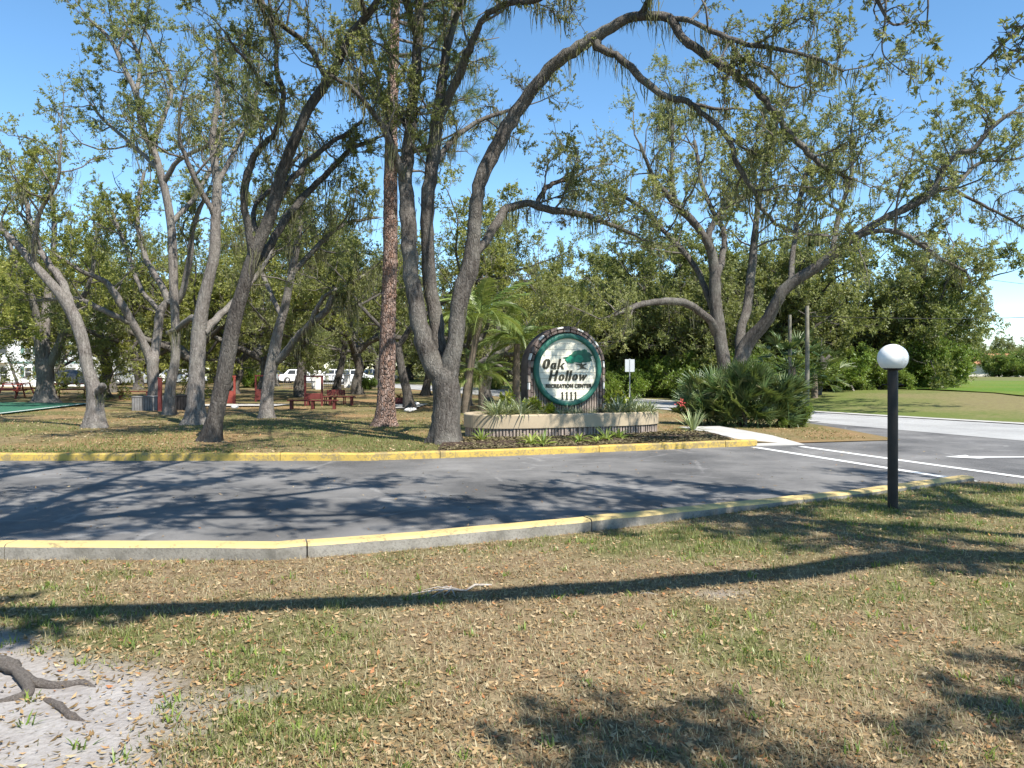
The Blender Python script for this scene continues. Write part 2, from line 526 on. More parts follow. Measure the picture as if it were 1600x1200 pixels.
def _kerb_conc():
    b = NT('kerb_concrete')
    co = b.coord('Object')
    n1 = b.noise(co, 2.6, 6, 0.7); n2 = b.noise(co, 45.0, 4, 0.7)
    col = b.ramp(n1, [(0.28, (0.10, 0.095, 0.08)), (0.5, (0.24, 0.225, 0.195)), (0.75, (0.34, 0.32, 0.28))])
    col = b.mix(b.ramp(n2, [(0.35, 0.5), (0.5, 0.0)]), col, (0.11, 0.10, 0.085))
    return b.finish(b.principled(col, 0.95, b.bump(n2, 0.5, 0.01), 0.1))
def _kerb_paint(name, c, wear):
    b = NT(name)
    co = b.coord('Object')
    n1 = b.noise(co, 3.2, 6, 0.7, 0.3); n2 = b.noise(co, 26.0, 5, 0.75)
    col = b.mix(b.ramp(n1, [(0.35, 0.0), (0.7, 0.6)]), c, tuple(np.array(c) * 0.72))
    w = b.math('ADD', n2, b.math('MULTIPLY', b.math('SUBTRACT', n1, 0.5), 0.9))
    col = b.mix(b.ramp(w, [(0.60 - wear, 0.0), (0.68 - wear, 0.75)]), col, (0.20, 0.165, 0.10))
    return b.finish(b.principled(col, 0.75, b.bump(n2, 0.4, 0.008), 0.25))
M['kerb_conc'] = _kerb_conc()
M['yellow'] = _kerb_paint('yellow_kerb_paint', (0.50, 0.35, 0.085), 0.10)
M['yellow_pale'] = _kerb_paint('faded_yellow_kerb_paint', (0.56, 0.42, 0.18), 0.02)
M['white_line'] = _kerb_paint('worn_white_road_paint', (0.72, 0.72, 0.70), -0.08)
for _n in ('worn_white_road_paint',):
    pass

# ground sheet ------------------------------------------------------------
def sheet(name, pts, z, mat, kind='structure', parent=None):
    me = bpy.data.meshes.new(name)
    me.from_pydata([(x, y, z) for x, y in pts], [], [tuple(range(len(pts)))])
    bm = bmesh.new(); bm.from_mesh(me)
    bmesh.ops.triangulate(bm, faces=bm.faces)
    bmesh.ops.recalc_face_normals(bm, faces=bm.faces)
    for f in bm.faces:
        if f.normal.z < 0: f.normal_flip()
    bm.to_mesh(me); bm.free()
    o = obj(name, me, mat, parent)
    if kind and parent is None: o['kind'] = kind
    return o

sheet('ground', [(1500 * math.cos(a), 1500 * math.sin(a)) for a in np.linspace(0, 2 * math.pi, 65)[:-1]], -0.06, M['far_lawn'])
sheet('entrance_drive', [(-40, 5.6), (17, 5.6), (15, 27), (-40, 27)], 0.0, M['asphalt'])
sheet('main_road', ROAD_NEAR + ROAD_FAR[::-1], 0.006, M['road'])

def grid_sheet(name, X, Y, Z, mat, attrs=None, smooth=True):
    nr, nc = X.shape
    V = np.stack([X.ravel(), Y.ravel(), Z.ravel()], 1)
    i = np.arange(nr * nc).reshape(nr, nc)
    q = np.stack([i[:-1, :-1].ravel(), i[:-1, 1:].ravel(), i[1:, 1:].ravel(), i[1:, :-1].ravel()], 1)
    me = mesh_np(name, V, q, attrs=attrs, smooth=smooth)
    o = obj(name, me, mat); o['kind'] = 'structure'
    return o

# near lawn
xs = np.linspace(-15, 15, 320)
vs_ = np.concatenate([np.linspace(0, 0.55, 30)[:-1], np.linspace(0.55, 1, 110)])
XX, VV = np.meshgrid(xs, vs_)
YY = -14 + (near_edge(XX) + 14) * VV
ZZ = near_z(XX, YY)
sm_ = sand_mask(XX, YY)
ZZ = ZZ - 0.02 * sm_ + 0.02 * sm_ * fbm(XX, YY, 3.2, 40, 4)
grid_sheet('near_lawn', XX, YY, np.maximum(ZZ, 0.006), M['near_lawn'], {'green': ('POINT', green_mask(XX, YY).ravel()), 'sand': ('POINT', sm_.ravel())})

# park lawn behind the far kerb, as far as the main road
ys = np.concatenate([np.linspace(0, 0.12, 24)[:-1], np.linspace(0.12, 1, 60)])
us = np.linspace(0, 1, 160)
UU, VV = np.meshgrid(us, ys)
yy_ref = 13.4 + (95 - 13.4) * VV
x_right = np.where(yy_ref < 16.6, 8.6, road_near_x(yy_ref))
x_right = np.where((yy_ref >= 16.6) & (yy_ref < 23.5), 8.6 + (road_near_x(23.5) - 8.6) * (yy_ref - 16.6) / 6.9, x_right)
XX = -70 + (x_right + 70) * (UU ** 0.55)
lowy = np.where(XX < 5.05, poly_y(FAR_K, np.minimum(XX, 5.05)) + 0.19, 15.99 + (XX - 5.05) * 0.28)
YY = lowy + (95 - lowy) * VV
over = road_near_x(YY)
XX = np.minimum(XX, np.where(YY > 16.6, np.maximum(over - 0.15, -60), XX))
grid_sheet('park_lawn', XX, YY, park_z(XX, YY), M['park_lawn'])

# far side of the road: rising verge and bright field
def far_edge_x(y):
    pl = sorted(ROAD_FAR, key=lambda p: p[1])
    return np.interp(y, [p[1] for p in pl], [p[0] for p in pl])
ys = np.linspace(2, 110, 70); us = np.linspace(0, 1, 60)
UU, YY = np.meshgrid(us, ys)
XX = far_edge_x(YY) + UU ** 1.6 * 90
ZZ = 0.012 + 0.45 * smooth01((XX - far_edge_x(YY)) / 14.0) * smooth01((YY - 12) / 16.0) + 0.08 * (fbm(XX, YY, 0.15, 9, 3) - 0.5) * smooth01(UU * 8)
grid_sheet('verge_lawn', XX, YY, ZZ, M['far_lawn'])
def verge_z(x, y):
    e = float(far_edge_x(y))
    return float(0.012 + 0.45 * smooth01((x - e) / 14.0) * smooth01((y - 12) / 16.0))
fx = [(24.5, 27.5), (23.5, 33), (26, 41), (33, 62), (80, 90), (98, 60), (70, 30), (38, 24)]
me_f = MB()
_fx = np.linspace(0, 1, 30)
UU, VV = np.meshgrid(_fx, _fx)
XF = 21.5 + 1.6 * (fbm(VV * 30, VV * 3, 0.25, 4, 3) - 0.5) + UU * 55
YF = 29.5 + VV * 34 + UU * 6 + 1.5 * np.sin(UU * 9)
ZF = np.vectorize(lambda a, b_: verge_z(a, b_))(XF, YF) + 0.06
grid_sheet('field', XF, YF, ZF, M['field'])

# pale concrete gutters along the road
def ribbon(name, pl, w, z, mat, side=1, parent=None):
    L = []; Rr = []
    for i, (x, y) in enumerate(pl):
        a = pl[max(0, i - 1)]; b_ = pl[min(len(pl) - 1, i + 1)]
        dx, dy = b_[0] - a[0], b_[1] - a[1]
        l = math.hypot(dx, dy); nx, ny = -dy / l * side, dx / l * side
        L.append((x, y, z)); Rr.append((x + nx * w, y + ny * w, z))
    n = len(pl)
    m = MB(); m.add(L + Rr, [(i, i + 1, n + i + 1, n + i) for i in range(n - 1)])
    o = m.build(name, mat, parent)
    if parent is None: o['kind'] = 'structure'
    return o
def dens(pl, step=1.5):
    out = []
    for a, b_ in zip(pl[:-1], pl[1:]):
        n = max(1, int(math.hypot(b_[0] - a[0], b_[1] - a[1]) / step))
        for i in range(n):
            t = i / n; out.append((a[0] + (b_[0] - a[0]) * t, a[1] + (b_[1] - a[1]) * t))
    out.append(pl[-1]); return out
ribbon('road_gutter', ROAD_FAR, 0.55, 0.030, M['path'], 1)
ribbon('road_gutter', ROAD_NEAR[3:], 0.40, 0.026, M['path'], -1)

# kerbs --------------------------------------------------------------------
def kerb(name, pl, out, w, h, z0, seglen, mats, jseed, back_paint=False):
    """pl: base line; out=+1: the kerb body lies on the left of the direction of travel"""
    root = empty(name, (pl[0][0], pl[0][1], 0)); root['kind'] = 'structure'
    d = dens(pl, 0.25)
    P3 = [Vector((x, y, 0)) for x, y in d]
    N = []
    for i in range(len(P3)):
        t = (P3[min(i + 1, len(P3) - 1)] - P3[max(i - 1, 0)]).normalized()
        N.append(Vector((-t.y, t.x, 0)) * out)
    rnd = random.Random(jseed)
    i = 0
    while i < len(P3) - 1:
        L = max(2, int(seglen / 0.25 * rnd.uniform(0.85, 1.15)))
        j = min(i + L, len(P3) - 1)
        if len(P3) - 1 - j < 3: j = len(P3) - 1
        dz = rnd.uniform(-0.004, 0.004)
        m = MB(); vs = []
        idx = list(range(i, j + 1))
        for q, k in enumerate(idx):
            p = P3[k].copy(); n = N[k]
            t = Vector((n.y, -n.x, 0)) * out
            if q == 0: p = p + t * 0.006
            if q == len(idx) - 1: p = p - t * 0.006
            jj = rnd.uniform(-0.004, 0.004)
            hh = h + dz + rnd.uniform(-0.003, 0.003)
            c = 0.022
            prof = [(0.0 + jj, z0), (0.0 + jj, hh - c), (c * 0.7, hh - c * 0.2), (c * 1.4, hh), (w - c * 1.6, hh), (w - c * 0.5, hh - c * 0.45), (w, hh - c * 1.5), (w + 0.018, z0)]
            for a, b_ in prof:
                v = p + n * a; vs.append((v.x - root.location.x, v.y - root.location.y, b_))
        npf = 8
        for q in range(len(idx) - 1):
            for s in range(npf - 1):
                mi = 0 if s <= 0 else 1
                if back_paint: mi = 1
                m.add([], [])
                m.f.append([q * npf + s, q * npf + s + 1, (q + 1) * npf + s + 1, (q + 1) * npf + s]); m.mi.append(mi); m.sm.append(False)
        m.f.append(list(range(npf))); m.mi.append(0); m.sm.append(False)
        m.f.append([(len(idx) - 1) * npf + s for s in range(npf)]); m.mi.append(0); m.sm.append(False)
        m.v = vs
        m.build('kerb_segment', mats, root)
        i = j
    return root
kerb('near_kerb', NEAR_K, 1, 0.20, 0.135, -0.05, 3.0, [M['kerb_conc'], M['yellow_pale']], 4)
kerb('far_kerb', FAR_K, 1, 0.17, 0.125, -0.05, 3.0, [M['yellow'], M['yellow']], 9)

# sidewalk slabs leading to the crosswalk and the crossing lines
def rect_strip(name, a, b_, w, z, mat, parent=None, t=0.0):
    a = Vector((*a, 0)); b_ = Vector((*b_, 0))
    d = (b_ - a).normalized(); n = Vector((-d.y, d.x, 0)) * w / 2
    pts = [a - n, b_ - n, b_ + n, a + n]
    m = MB()
    if t: 
        m.prism([(p.x, p.y) for p in pts], z - t, z, 'z')
    else:
        m.add([(p.x, p.y, z) for p in pts], [(0, 1, 2, 3)])
    return m.build(name, mat, parent)
sw = empty('sidewalk', (4.2, 17.5, 0)); sw['kind'] = 'structure'
_a = Vector((5.55, 15.85)); _b = Vector((4.75, 19.5)); _d = (_b - _a).normalized(); _L = (_b - _a).length
for k in range(3):
    p0 = _a + _d * (_L * k / 3 + 0.008); p1 = _a + _d * (_L * (k + 1) / 3 - 0.008)
    nn_ = Vector((-_d.y, _d.x)) * 0.55
    zs_ = (0.014, 0.095, 0.112, 0.118)
    z0_, z1_ = zs_[k], zs_[k + 1]
    q4 = [p0 - nn_, p1 - nn_, p1 + nn_, p0 + nn_]; qz = [z0_, z1_, z1_, z0_]
    m = MB(); vs = [(p.x - 4.2, p.y - 17.5, z) for p, z in zip(q4, qz)] + [(p.x - 4.2, p.y - 17.5, -0.05) for p in q4]
    m.add(vs, [(0, 1, 2, 3), (0, 4, 5, 1), (1, 5, 6, 2), (2, 6, 7, 3), (3, 7, 4, 0)])
    m.build('slab', M['path'], sw)
cw = empty('crosswalk_marking', (6, 13, 0)); cw['kind'] = 'structure'
for a, b_ in (((4.88, 15.50), (6.62, 10.42)), ((5.88, 15.62), (7.75, 10.45))):
    o = rect_strip('painted_line', a, b_, 0.16, 0.006, M['white_line'], cw); o.location = (-6, -13, 0)
ar = MB()
ar.add([(7.75, 13.75, 0.010), (8.3, 13.45, 0.010), (8.25, 13.63, 0.010), (9.3, 13.68, 0.010), (9.3, 13.83, 0.010), (8.25, 13.85, 0.010), (8.3, 14.05, 0.010)], [(0, 1, 2, 3, 4, 5, 6)])
o = ar.build('arrow_marking', M['white_line']); o['kind'] = 'structure'

# mulch bed round the planter
M['mulch'] = mat_simple('dark_mulch', (0.062, 0.042, 0.032), 0.95, 0.6, 14.0, 0.1, 0.9, 60)
bx = np.linspace(-1.35, 4.6, 90); bu = np.linspace(0, 1, 22)
XX, UU = np.meshgrid(bx, bu)
Y0 = poly_y(FAR_K, XX) + 0.19
Y1 = 16.35 + (XX - 1.2) * 0.36 + 0.5 + 0.15 * np.sin(XX * 2)
YY = Y0 + (Y1 - Y0) * UU
ZZ = park_z(XX, YY) + 0.012 + 0.05 * fbm(XX, YY, 3.0, 31, 4) * np.sin(np.pi * np.clip(UU * 0.9 + 0.05, 0, 1))
grid_sheet('mulch_bed', XX, YY, ZZ, M['mulch'])

# sports court at the left with its white line
M['court'] = mat_simple('green_court', (0.035, 0.12, 0.075), 0.8, 0.2, 1.5, 0.2)
sheet('sports_court', [(-17.0, 25.4), (-18.2, 33.5), (-34, 36), (-36, 25.0)], 0.075, M['court'])
o = rect_strip('court_line', (-17.2, 25.6), (-18.4, 33.4), 0.12, 0.081, M['white_line']); o['kind'] = 'structure'
sheet('park_path', [(-13.3, 31.0), (-9.6, 31.2), (-9.4, 32.8), (-13.6, 32.6)], 0.07, M['path'])
sheet('park_path', [(-5.1, 29.2), (-3.7, 29.6), (-3.6, 33.0), (-5.6, 32.8)], 0.07, M['path'])

# ------------------------------------------------------------------ grass, straw, fallen leaves (stuff)
M['straw'] = mat_leaf('dry_grass', [(0.0, (0.17, 0.135, 0.08)), (0.5, (0.32, 0.26, 0.155)), (1.0, (0.47, 0.41, 0.27))], 0.25, 0.7, 0.2)
M['grass'] = mat_leaf('green_grass', [(0.0, (0.085, 0.10, 0.025)), (0.5, (0.15, 0.175, 0.05)), (0.85, (0.22, 0.25, 0.08)), (1.0, (0.33, 0.30, 0.14))], 0.3, 0.5, 0.3)
M['litter'] = mat_leaf('fallen_oak_leaf', [(0.0, (0.10, 0.055, 0.03)), (0.3, (0.22, 0.125, 0.06)), (0.6, (0.36, 0.235, 0.12)), (0.88, (0.48, 0.37, 0.235)), (0.95, (0.42, 0.19, 0.075)), (1.0, (0.32, 0.10, 0.05))], 0.15, 0.6, 0.3)

def blades(name, x, y, z, ln, wd, lean, r, mat, rnd=None):
    n = len(x)
    az = r.uniform(0, 2 * np.pi, n)
    d = np.stack([np.cos(az), np.sin(az), np.zeros(n)], 1)
    s = np.stack([-np.sin(az), np.cos(az), np.zeros(n)], 1)
    base = np.stack([x, y, z], 1)
    hgt = (ln * np.cos(lean))[:, None] * np.array([0, 0, 1.0]); fw = (ln * np.sin(lean))[:, None] * d
    mid = base + hgt * 0.6 + fw * 0.4
    tip = base + hgt + fw
    w = (wd / 2)[:, None] * s
    V = np.stack([base - w, base + w, mid + w * 0.8, mid - w * 0.8, tip], 1).reshape(-1, 3)
    o = np.arange(n)[:, None] * 5
    q = o + np.array([[0, 1, 2, 3]]); t = o + np.array([[3, 2, 4]])
    rv = r.rand(n) if rnd is None else rnd
    me = mesh_np(name, V, q, t, {'rnd': ('FACE', np.concatenate([rv, rv]))})
    ob = obj(name, me, mat)
    return ob

def leaf_quads(base, d, side, ln, wd, up=None, fold=0.12):
    tip = base + d * ln[:, None]
    mid = base + d * (ln * 0.5)[:, None]
    if up is not None: mid = mid + up * (ln * fold)[:, None]
    l = mid + side * (wd / 2)[:, None]; r_ = mid - side * (wd / 2)[:, None]
    V = np.stack([base, r_, tip, l], 1).reshape(-1, 3)
    q = np.arange(len(base) * 4).reshape(-1, 4)
    return V, q

def scatter_near(n, r, ymin=2.75, pw=1.0):
    # denser where the camera stands closer
    t = r.rand(n) ** pw
    y = ymin + (10.4 - ymin) * t
    x = (r.rand(n) * 2 - 1) * (0.74 * y + 0.2)
    k = (y < near_edge(x) - 0.015)
    return x[k], y[k]

r = rs(5)
x, y = scatter_near(135000, r, pw=1.25)
sm = sand_mask(x, y); gm = green_mask(x, y)
k = r.rand(len(x)) < (1 - sm * 0.90) * (0.55 + 0.45 * (1 - gm))
x, y = x[k], y[k]; n = len(x)
o = blades('dry_grass', x, y, near_zs(x, y) - 0.004, r.uniform(0.02, 0.065, n), r.uniform(0.0025, 0.005, n), np.where(sand_mask(x, y) > 0.5, r.uniform(1.35, 1.56, n), r.uniform(0.5, 1.5, n)), r, M['straw'])
tag(o, 'short dry straw-coloured grass covering the lawn in the foreground', 'grass', kind='stuff')
x, y = scatter_near(260000, r, pw=1.25)
gm = green_mask(x, y); cl = fbm(x, y, 6.0, 55, 3)
k = r.rand(len(x)) < np.clip(gm * 0.75 + 0.10, 0, 1) * smooth01((cl - 0.38) * 5) * (1 - sand_mask(x, y) * 0.985)
x, y = x[k], y[k]; n = len(x)
o = blades('green_grass', x, y, near_zs(x, y) - 0.004, r.uniform(0.02, 0.06, n) * (0.7 + 0.6 * green_mask(x, y)), r.uniform(0.003, 0.0065, n), r.uniform(0.1, 1.2, n), r, M['grass'])
tag(o, 'green grass tufts growing among the straw of the foreground lawn', 'grass', kind='stuff')
# broad-leaved weed rosettes
nx = 900
x0, y0 = scatter_near(nx, r, pw=1.2)
k = r.rand(len(x0)) < 0.25 + 0.75 * green_mask(x0, y0)
x0, y0 = x0[k], y0[k]
m = 11
x = np.repeat(x0, m) + r.normal(0, 0.02, len(x0) * m); y = np.repeat(y0, m) + r.normal(0, 0.02, len(x0) * m); n = len(x)
o = blades('weeds', x, y, near_zs(x, y) - 0.003, r.uniform(0.03, 0.075, n), r.uniform(0.006, 0.011, n), r.uniform(0.4, 1.3, n), r, M['leaf_bright'])
tag(o, 'low bright green weeds dotted over the foreground lawn', 'weeds', kind='stuff')

def litter(name, x, y, z, r, lo, hi, label, mat=None):
    n = len(x)
    az = r.uniform(0, 2 * np.pi, n); el = r.normal(0.0, 0.28, n)
    d = np.stack([np.cos(az) * np.cos(el), np.sin(az) * np.cos(el), np.sin(el)], 1)
    roll = r.normal(0, 0.45, n)
    s0 = np.stack([-np.sin(az), np.cos(az), np.zeros(n)], 1)
    up = np.cross(d, s0)
    s = s0 * np.cos(roll)[:, None] + up * np.sin(roll)[:, None]
    ln = r.uniform(lo, hi, n); wd = ln * r.uniform(0.28, 0.45, n)
    base = np.stack([x, y, z + 0.006 + r.rand(n) * 0.013], 1) - d * (ln * 0.5)[:, None]
    V, q = leaf_quads(base, d, s, ln, wd, up, r.uniform(-0.15, 0.2))
    me = mesh_np(name, V, q, None, {'rnd': ('FACE', r.rand(n))})
    o = obj(name, me, mat or M['litter'])
    return tag(o, label, 'fallen leaves', kind='stuff')
x, y = scatter_near(62000, r, pw=1.2)
k = r.rand(len(x)) < np.clip((0.45 + 0.9 * (fbm(x, y, 0.9, 77, 3) - 0.35)) * (1 - sand_mask(x, y) * 0.72), 0.02, 1)
x, y = x[k], y[k]
litter('fallen_leaves', x, y, near_zs(x, y), r, 0.020, 0.048, 'tan and rust oak leaves scattered over the foreground lawn')
# leaves on the asphalt
n = 700
x = r.uniform(-10, 8, n); y = r.uniform(6.8, 15.5, n)
k = (y > near_edge(x) + 0.3) & (y < poly_y(FAR_K, np.minimum(x, 5.0)) - 0.05)
x, y = x[k], y[k]
litter('fallen_leaves', x, y, np.zeros(len(x)) - 0.006, r, 0.03, 0.06, 'few pale oak leaves strewn on the dark asphalt drive')
# leaves gathered in the gutter of the near kerb, far side
# park lawn grass
n = 120000
y = 13.5 + 14.5 * r.rand(n) ** 1.5
x = (r.rand(n) * 2 - 1) * (0.70 * y)
k = (y > poly_y(FAR_K, np.minimum(x, 5.0)) + 0.22) & (x < 8.3) & ((x < -1.3) | (x > 4.9) | (y > 16.7 + (x - 1.2) * 0.36))
k &= ~((x > 4.9) & (y < 16.4 + (x - 5) * .25)) & (np.hypot((x - 1.2) / 2.6, (y - 17.5) / 1.4) > 1)
k &= (x < road_near_x(np.maximum(y, 23.5)) - 0.3)
# keep the walk clear
tt = (x - _a.x) * _d.x + (y - _a.y) * _d.y; pp = np.abs((x - _a.x) * _d.y - (y - _a.y) * _d.x)
k &= ~((pp < 0.62) & (tt > -0.3) & (tt < _L))
k &= r.rand(n) < np.clip((fbm(x, y, 0.5, 61, 3) - 0.36) * 3.0, 0.05, 1)
x, y = x[k], y[k]; n = len(x)
rv = np.clip(r.rand(n) * 0.7 + 0.3 * fbm(x, y, 0.4, 62, 2), 0, 1)
o = blades('park_grass', x, y, park_z(x, y) - 0.004, r.uniform(0.025, 0.07, n), r.uniform(0.006, 0.012, n), r.uniform(0.1, 1.2, n), r, M['grass'], rv)
tag(o, 'olive green grass of the shaded park lawn behind the yellow kerb', 'grass', kind='stuff')
n = 30000
y = 13.5 + 22 * r.rand(n) ** 1.4; x = (r.rand(n) * 2 - 1) * 0.7 * y
k = (y > poly_y(FAR_K, np.minimum(x, 5.0)) + 0.22) & (x < road_near_x(np.maximum(y, 23.5)) - 0.3) & (x < 8.4) & (r.rand(n) < np.clip((fbm(x, y, 0.35, 63, 3) - 0.3) * 3, 0.1, 1))
k &= ~((x > 4.9) & (y < 16.4 + (x - 5) * .25)) & (np.hypot((x - 1.2) / 2.5, (y - 17.5) / 1.3) > 1)
tt = (x - _a.x) * _d.x + (y - _a.y) * _d.y; pp = np.abs((x - _a.x) * _d.y - (y - _a.y) * _d.x)
k &= ~((pp < 0.62) & (tt > -0.3) & (tt < _L))
x, y = x[k], y[k]
litter('fallen_leaves', x, y, park_z(x, y), r, 0.05, 0.09, 'brown oak leaves and straw littering the park lawn under the trees')
# mulch chips
n = 9000
x = r.uniform(-1.3, 4.55, n); u = r.rand(n)
y0 = poly_y(FAR_K, x) + 0.2; y = y0 + (16.85 + (x - 1.2) * 0.36 - y0) * u
litter('mulch_chips', x, y, park_z(x, y) + 0.02, r, 0.04, 0.10, 'dark brown bark chips of the mulch bed in front of the planter', M['mulch_chip'] if 'mulch_chip' in M else mat_leaf('bark_chip', [(0.0, (0.035, 0.024, 0.02)), (0.7, (0.10, 0.07, 0.05)), (1.0, (0.22, 0.16, 0.12))], 0.02, 0.9, 0.1))
# ================================================================== TREES
UP = np.array([0.0, 0.0, 1.0])
def unit(v):
    return v / np.maximum(np.linalg.norm(v, axis=-1, keepdims=True), 1e-9)

def catmull(pts, sub=4):
    p = np.asarray(pts, dtype=float)
    p = np.vstack([2 * p[0] - p[1], p, 2 * p[-1] - p[-2]])
    out = []
    for i in range(1, len(p) - 2):
        for k in range(sub):
            t = k / sub
            out.append(0.5 * ((2 * p[i]) + (-p[i - 1] + p[i + 1]) * t + (2 * p[i - 1] - 5 * p[i] + 4 * p[i + 1] - p[i + 2]) * t * t + (-p[i - 1] + 3 * p[i] - 3 * p[i + 1] + p[i + 2]) * t ** 3))
    out.append(p[-2])
    return np.array(out)

class Geo:
    def __init__(self): self.V = []; self.Q = []; self.n = 0
    def add(self, V, Q):
        self.V.append(V); self.Q.append(Q + self.n); self.n += len(V)
    def get(self): return np.concatenate(self.V), np.concatenate(self.Q)

def limb_tube(g, pts, rad, r, k=12, flare=0.0, rough=0.07):
    """one thick limb with uneven section; flare widens the foot into root lobes"""
    e_ = unit(pts[-1] - pts[-2])
    pts = np.vstack([pts, pts[-1] + e_ * rad[-1] * 0.45, pts[-1] + e_ * rad[-1] * 0.5]); rad = np.concatenate([rad, [rad[-1] * 0.7, 0.001]])
    n = len(pts)
    t = np.gradient(pts, axis=0); t = unit(t)
    u = np.cross(t[0], [0.3, 0.9, 0.1]); u = u / np.linalg.norm(u)
    ang = np.linspace(0, 2 * np.pi, k, endpoint=False)
    ph = r.uniform(0, 6.28, 4)
    V = np.zeros((n, k, 3))
    for i in range(n):
        u = u - t[i] * u.dot(t[i]); u /= np.linalg.norm(u)
        w = np.cross(t[i], u)
        rr = rad[i] * (1 + rough * (np.sin(2 * ang + ph[0] + i * 0.35) + 0.6 * np.sin(3 * ang + ph[1] - i * 0.5)) + r.normal(0, rough * 0.5, k))
        if flare > 0:
            hz = max(pts[i][2] - pts[0][2] - 0.1, 0)
            e = math.exp(-hz / 0.30) * 1.7
            rr = rr * (1 + flare * e * (0.7 + 0.5 * np.sin(5 * ang + ph[2]) + 0.3 * np.sin(3 * ang + ph[3])))
        V[i] = pts[i] + rr[:, None] * (np.cos(ang)[:, None] * u + np.sin(ang)[:, None] * w)
    i0 = np.arange(n - 1)[:, None] * k; j = np.arange(k)[None]; j2 = (j + 1) % k
    Q = np.stack([i0 + j, i0 + j2, i0 + k + j2, i0 + k + j], -1).reshape(-1, 4)
    g.add(V.reshape(-1, 3), Q)

def batch_tube(g, pts, rad, k=4):
    """pts (T,n,3), rad (T,n)"""
    T, n, _ = pts.shape
    d = unit(pts[:, -1] - pts[:, 0])
    ref = np.where(np.abs(d[:, 2:3]) > 0.9, np.array([[1.0, 0, 0]]), np.array([[0, 0, 1.0]]))
    u = unit(np.cross(d, ref)); w = np.cross(d, u)
    a = np.linspace(0, 2 * np.pi, k, endpoint=False)
    ring = np.cos(a)[None, :, None] * u[:, None] + np.sin(a)[None, :, None] * w[:, None]
    V = pts[:, :, None, :] + rad[:, :, None, None] * ring[:, None]
    b = (np.arange(T) * n * k)[:, None, None] + (np.arange(n - 1) * k)[None, :, None]
    j = np.arange(k)[None, None]; j2 = (j + 1) % k
    Q = np.stack([b + j, b + j2, b + k + j2, b + k + j], -1).reshape(-1, 4)
    g.add(V.reshape(-1, 3), Q)

def rand_dir(r, n):
    v = r.normal(size=(n, 3)); return unit(v)

def grow_batch(r, org, d0, L, npt, wander, upb):
    """curved stems from org along d0"""
    T = len(org)
    pts = np.zeros((T, npt, 3)); pts[:, 0] = org
    d = d0.copy()
    for i in range(1, npt):
        d = unit(d + r.normal(0, wander, (T, 3)) + UP * upb)
        pts[:, i] = pts[:, i - 1] + d * (L / (npt - 1))[:, None]
    return pts

def along(pts, t):
    """pts (T,n,3), t (T,) in 0..1"""
    n = pts.shape[1]
    f = np.clip(t, 0, 0.999) * (n - 1); i = f.astype(int); q = (f - i)[:, None]
    a = np.arange(len(pts))
    return pts[a, i] * (1 - q) + pts[a, i + 1] * q, unit(pts[a, i + 1] - pts[a, i])

DEF = dict(s1=0.45, l1=1.8, k2=7, l2=0.75, k3=6, l3=0.32, nl=8, leaf=0.07, lw=0.42, up=0.12, moss=0.0, keep=None, droop=0.0, mlen=0.5, twigs=True)

